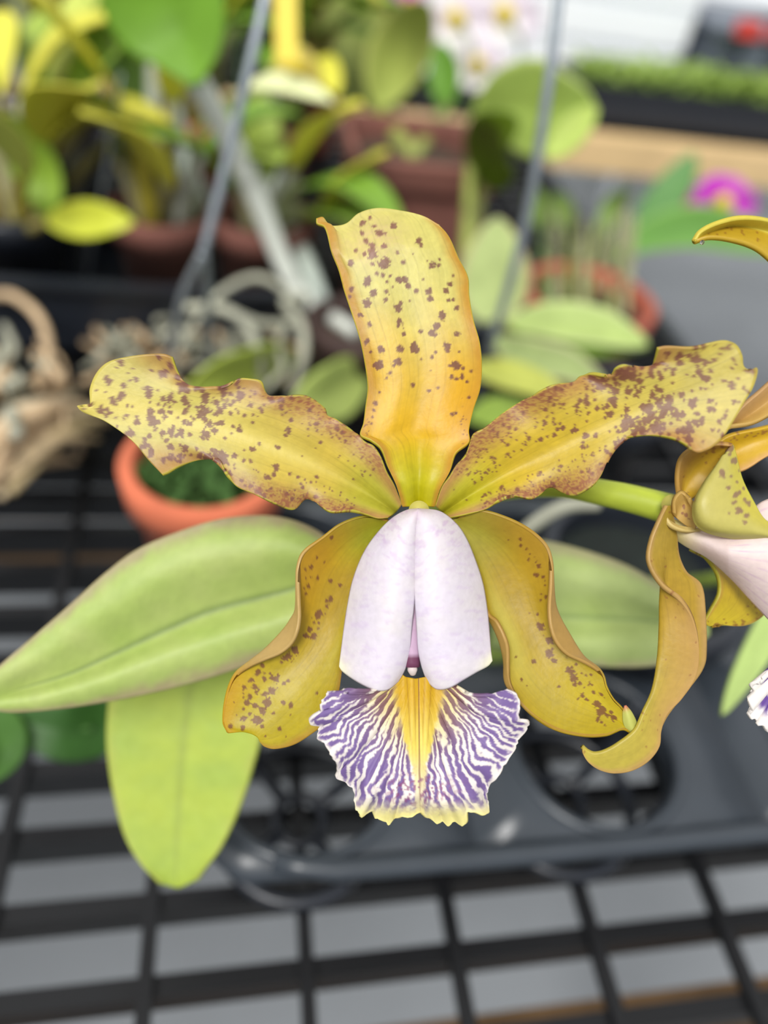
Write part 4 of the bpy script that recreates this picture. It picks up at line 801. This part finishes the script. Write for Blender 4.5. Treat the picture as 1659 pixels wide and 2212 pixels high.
# on the far bench, bright plants in the upper left
for i, (x, y, l, pl_, cs, pm) in enumerate([(-.55, 1.15, 'pale plant on the far bench in the upper left corner', 'clay pot on the far bench in the upper left corner', PALE, TERRA),
   (-.35, 1.18, 'pale plant on the far bench beside the lilac bloom', 'white pot on the far bench beside the lilac bloom', PALE, WHITEPOT), (-.1, 1.15, 'leafy plant on the far bench behind the big bright leaf', 'black pot on the far bench behind the big bright leaf', G, BLACK),
   (.06, 1.2, 'leafy plant on the far bench above the yellow tag', 'white pot on the far bench behind the yellow tag', PALE, WHITEPOT)]):
    filler(x, y, l, pl_, 8, (.04, .11), cs, pm, .04, .06, grp='plants standing on the far bench')
# white blossoms behind the round leaf
for i, (x, y, d, s_, l) in enumerate([(985, 40, .92, 80, 'white bloom at the top edge left of the straight wire'), (1090, 30, .92, 84, 'white bloom at the top edge touching the straight wire'), (1030, 140, .92, 74, 'white bloom above the left end of the round leaf'), (1115, 185, .92, 66, 'white bloom above the middle of the round leaf'),
    (250, 185, 1.0, 44, 'white bloom beside the curved green leaf at the left'), (320, 200, 1.0, 40, 'white bloom under the big bright green leaf'), (60, 10, 1.2, 44, 'white bloom near the upper left corner'), (10, 240, .62, 40, 'white bloom at the left edge over the yellow leaves'), (500, 60, 1.1, 36, 'white bloom beside the left wire near the top')]):
    smallflower('orchid_bloom', x, y, d, s_, (244, 242, 240), l, onz(x+10, 300 if y < 200 else 420, BZ), rgb2=(236, 226, 236))

cane('pseudobulb', [(1400,1280,.295), (900,1430,.29), (560,1450,.275), (330,1540,.27)], [12, 14, 12, 8], (120, 140, 60), plant)
cane('pseudobulb', [(1420,1270,.29), (1560,1250,.25), (1700,1268,.215)], [12, 14, 8], (140, 160, 70), plant)
cane('pseudobulb', [(200,1575,.258), (60,1560,.252), (-60,1500,.25)], [8, 10, 6], (60, 100, 36), plant)
# wires
def wire(name, path, r, label):
    b = MB()
    for p_ in path: b.tube(p_, r, 40, 10)
    o = b.build(name, STEEL); tag(o, label, 'wire'); return o
k1 = P(440, 545, .335); 
wire('hanging_wire', [[P(590, -80, .29), P(545, 120, .30), P(490, 350, .318), k1], [k1, P(395, 640, .36), P(365, 790, .41), onz(345, 900, BZ)], [k1, P(450, 660, .37), P(455, 790, .42), onz(455, 880, BZ)]], .0021, 'thick grey wire forking in two at the left behind the bloom')
wire('hanging_wire', [[P(1216, -80, .275), P(1185, 180, .29), P(1135, 480, .325), P(1060, 750, .375), onz(1020, 900, BZ)]], .0021, 'straight grey wire slanting down right of the upright petal')
wire('fine_wire', [[P(262, 160, .4), P(235, 330, .42), P(200, 520, .46), onz(180, 640, BZ)]], .0006, 'very fine pale wire at the left crossing the yellow leaf')
# more parts of plant A: pale canes and arching aerial roots
for pth, rr_ in [([P(600, -60, .6), P(585, 120, .6), P(575, 340, .62), cA+np.array([-.02, .02, 0])], .0085), ([P(365, 150, .5), P(385, 300, .5), P(430, 440, .5), onz(455, 600, BZ)], .007)]:
    b = MB().tube(pth, np.array([.8, 1, 1, .5])*rr_, 40, 12); t = np.repeat(np.linspace(0, 1, 40), 12); b.build('cane', LEAF, eA, col=np.tile(lin((206, 216, 206)), (480, 1))*(1-.3*ss(.85, 1, np.cos(t*12.5)))[:, None])
for pth, rr_ in [([(650,700,.44),(560,700,.42),(470,665,.41),(400,665,.41)], .0028), ([(400,665,.41),(480,668,.405),(530,700,.40),(560,765,.40),(566,830,.41)], .003), ([(660,640,.43),(615,650,.42),(650,700,.41),(655,770,.40),(630,850,.41)], .0026), ([(660,660,.44),(560,600,.43),(470,640,.43),(380,760,.42)], .0022), ([(640,680,.44),(600,740,.42),(610,800,.41),(560,850,.41)], .002)]:
    MB().tube([P(*q) for q in pth], np.array([.9, 1, 1, .8])*rr_, 50, 10).build('aerial_root', ROOT, eA)
# black slatted crate at the left edge
c0 = onz(75, 640, BZ); e = empty('slatted_crate', (c0[0]-.08, c0[1]+.06, BZ)); tag(e, 'black slatted plastic crate at the left edge above the dry roots', 'crate')
xa, xb, ya, yb = c0[0]-.2, c0[0]+.03, c0[1], c0[1]+.12; m_ = MB()
for i in range(7): z = BZ+.003+i*.0125; m_.box((xa, ya, z), (xb, ya+.003, z+.006)); m_.box((xa, yb, z), (xb, yb+.003, z+.006)); m_.box((xb, ya, z), (xb+.003, yb, z+.006)); m_.box((xa, ya, z), (xa+.003, yb, z+.006))
m_.build('slats', BLACK, e, smooth=False)
for x in (xa, (xa+xb)/2, xb):
    for y in (ya, yb): MB().box((x-.003, y-.002, BZ), (x+.003, y+.004, BZ+.092)).build('post', BLACK, e, smooth=False)
# dry clump of old bulbs, sheaths and roots at the left edge
e0 = onz(40, 1040, BZ); e = empty('dried_orchid_clump', (e0[0], e0[1], BZ)); tag(e, 'clump of dry tan bulbs, sheaths and roots at the left edge', 'dried orchid')
for i in range(16):
    x0 = rng.uniform(-70, 60); y0 = rng.uniform(960, 1080); x1 = x0+rng.uniform(130, 260); y1 = y0-rng.uniform(60, 170)
    za = onz(x0, y0, BZ+.012+.002*i); zb = onz(min(x1, 235), y1, BZ+.006+.0012*i); md_ = (za+zb)/2+np.array([0, 0, .01])
    b = MB().tube([za, md_, zb], np.array([.5, 1.1, 1.0, .25])*rng.uniform(.004, .0065), 36, 10, flat=.6); t = np.repeat(np.linspace(0, 1, 36), 10); n_ = 360
    cc_ = [(206, 186, 150), (186, 164, 128), (222, 206, 176), (168, 150, 112)][i % 4]; b.build('dry_bulb', HUSK if i % 3 == 0 else LEAF, e, col=np.tile(lin(cc_), (n_, 1))*(1-.25*ss(.7, 1, np.cos(np.tile(np.arange(10), 36)*2.5)))[:, None])
for i in range(14):
    x0 = rng.uniform(-20, 110); y0 = rng.uniform(700, 860); a = [onz(x0, y0, BZ+rng.uniform(.02, .06))]
    for q in range(4): x0 += rng.uniform(-55, 55); y0 += rng.uniform(10, 60); x0 = min(x0, 170); a.append(onz(x0, y0, BZ+rng.uniform(.006, .06)))
    MB().tube(a, rng.uniform(.0012, .0035), 60, 8).build('root', [HUSK, ROOT][i % 2], e)
MB().tube([onz(20, 850, BZ+.02), onz(100, 800, BZ+.04), onz(92, 700, BZ+.05), onz(30, 640, BZ+.05), onz(-30, 640, BZ+.04)], .0028, 60, 10).build('root', HUSK, e)
# pale grey roots and bark behind the left petal
e1 = onz(260, 760, BZ); e = empty('root_clump', (e1[0], e1[1], BZ)); tag(e, 'tangle of grey roots on the bench above the left spotted petal', 'roots')
for i in range(40):
    x0 = rng.uniform(180, 640); y0 = rng.uniform(680, 800); a = [onz(x0, y0, BZ+rng.uniform(.004, .03))]
    for q in range(4): x0 += rng.uniform(-60, 60); y0 += rng.uniform(-40, 40); a.append(onz(x0, y0, BZ+rng.uniform(.004, .035)))
    MB().tube(a, rng.uniform(.001, .0024), 40, 7).build('root', [HUSK, ROOT, ROOT][i % 3], e)

# seedling trays, ribbed white siding stand-in and grey bins on the far bench
def seedtray(x0, x1, y0, label, l2):
    e = shallow_tray(x0, x1, y0, y0+.10, .05, label); b = MB()
    MB().box((x0+.005, y0+.005, BZ+.005), (x1-.005, y0+.095, BZ+.036)).build('soil', SOIL, e, smooth=False)
    for i in range(int(1500*(x1-x0)/.5)):
        p = np.array([rng.uniform(x0+.01, x1-.01), rng.uniform(y0+.01, y0+.09), BZ+.036]); h = rng.uniform(.008, .034); A = rng.uniform(0, 6.28); s_ = rng.uniform(.006, .014)
        t_ = p+np.array([rng.uniform(-.012, .012), rng.uniform(-.012, .012), h]); dx = np.array([math.cos(A), math.sin(A), .5])*s_; dy = np.array([-math.sin(A), math.cos(A), .1])*s_*.5
        b.add([p, t_-dx+dy*0, t_+dy, t_+dx, t_-dy], [(1, 2, 3, 4)]); b.add([p-dy*.1, p+dy*.1, t_+dy*.1, t_-dy*.1], [(0, 1, 2, 3)])
    o = b.build('seedlings', SEED); tag(o, l2, 'seedlings', kind='stuff')
SEED = tissue('seedling_green', rgb=(150, 176, 84), rough=.6, trans=.3)
seedtray(.44, .93, 1.035, 'black tray of green seedlings on the far bench right of the straight wire', 'light green seedlings packed in the black tray right of the straight wire')
seedtray(.95, 1.45, 1.035, 'black tray of green seedlings on the far bench at the right edge', 'light green seedlings packed in the tray at the right edge')
# ribbed block on the bench, standing in for the siding wall
e = empty('siding_block', (.62, 1.45, BZ)); tag(e, 'white ribbed block standing in for the siding wall on the far bench behind the seedlings', 'siding stand-in')
m_ = MB(); m_.box((.26, 1.20, BZ), (.65, 1.42, BZ+.5))
m_.build('body', WHITE, e, smooth=False)
for i in range(9): MB().box((.265, 1.192, BZ+.02+i*.052), (.645, 1.20, BZ+.062+i*.052)).build('rib_panel', WHITE, e, smooth=False)
for x0, x1, mt, l in ((.665, .80, GREYBIN, 'slate grey bin on the far bench right of the white siding block'), (.82, 1.0, DARKBIN, 'dark navy bin on the far bench in the upper right corner')):
    e = empty('storage_bin', ((x0+x1)/2, 1.4, BZ)); tag(e, l, 'bin'); b = MB(); 
    b.add([(x0+.01, 1.17, BZ), (x1-.01, 1.17, BZ), (x1-.01, 1.34, BZ), (x0+.01, 1.34, BZ), (x0, 1.155, BZ+.105), (x1, 1.155, BZ+.105), (x1, 1.355, BZ+.105), (x0, 1.355, BZ+.105)], [(0, 3, 2, 1), (0, 1, 5, 4), (1, 2, 6, 5), (2, 3, 7, 6), (3, 0, 4, 7), (4, 5, 6, 7)]).build('body', mt, e, smooth=False)
    MB().box((x0-.006, 1.147, BZ+.105), (x1+.006, 1.3558, BZ+.113)).build('bin_lid', mt, e, smooth=False)
    for hx in (x0+.04, x1-.04): MB().box((hx-.018, 1.137, BZ+.105), (hx+.018, 1.15, BZ+.125)).build('handle', RED, e, smooth=False)
    MB().box(((x0+x1)/2-.02, 1.147, BZ+.02), ((x0+x1)/2+.02, 1.1554, BZ+.10)).build('rib', mt, e, smooth=False)
# white buckets beyond the aisle, most added to give the floor its brightness
for x, y, s_, l in ((1352, 470, .11, 'white bucket on the floor under the far bench right of the straight wire'), (1450, 400, .12, 'white bucket added for the pale bright floor under the far bench below the seedlings'), (1620, 410, .13, 'white bucket added for the pale bright floor under the far bench at the right edge'), (1220, 440, .11, 'white bucket added for the pale bright floor just right of the straight wire')):
    q = onz(x, y+40, 0); e = empty('bucket', q); tag(e, l, 'bucket'); MB().lathe(q, [(.001, .004), (s_*.8, 0), (s_, .3), (s_+.008, .3), (s_+.008, .285), (s_-.008, .3), (s_*.8-.006, .01), (.001, .01)], 40).build('body', WHITEPOT, e)
    MB().ring(q+np.array([0, 0, .29]), s_+.004, .005, 40, 8).build('rim', WHITEPOT, e)
# extra leaves of the front plant
o = blade('leaf', [(1700,1270,.215),(1650,1380,.21),(1600,1470,.205),(1560,1545,.20)], 62, (166, 188, 110), plant, tilt=.3, sharp=.7)
o = blade('leaf', [(330,1540,.27),(230,1570,.26),(130,1580,.25),(20,1550,.25)], 125, (44, 84, 24), plant, tilt=.2); o['label'] = 'dark green leaf'  # a darker green of its own than the other leaves
o = blade('leaf', [(-60,1500,.25),(-20,1560,.245),(5,1620,.24),(-20,1690,.24)], 110, (60, 100, 30), plant, tilt=.2); o['label'] = 'dark green leaf'
o = MB().tube([P(1290, 1090, .23), P(1220, 1095, .225), P(1150, 1135, .22), P(1080, 1200, .22)], np.array([.002, .0022, .0022, .0018]), 30, 10).build('aerial_root', ROOT, plant)
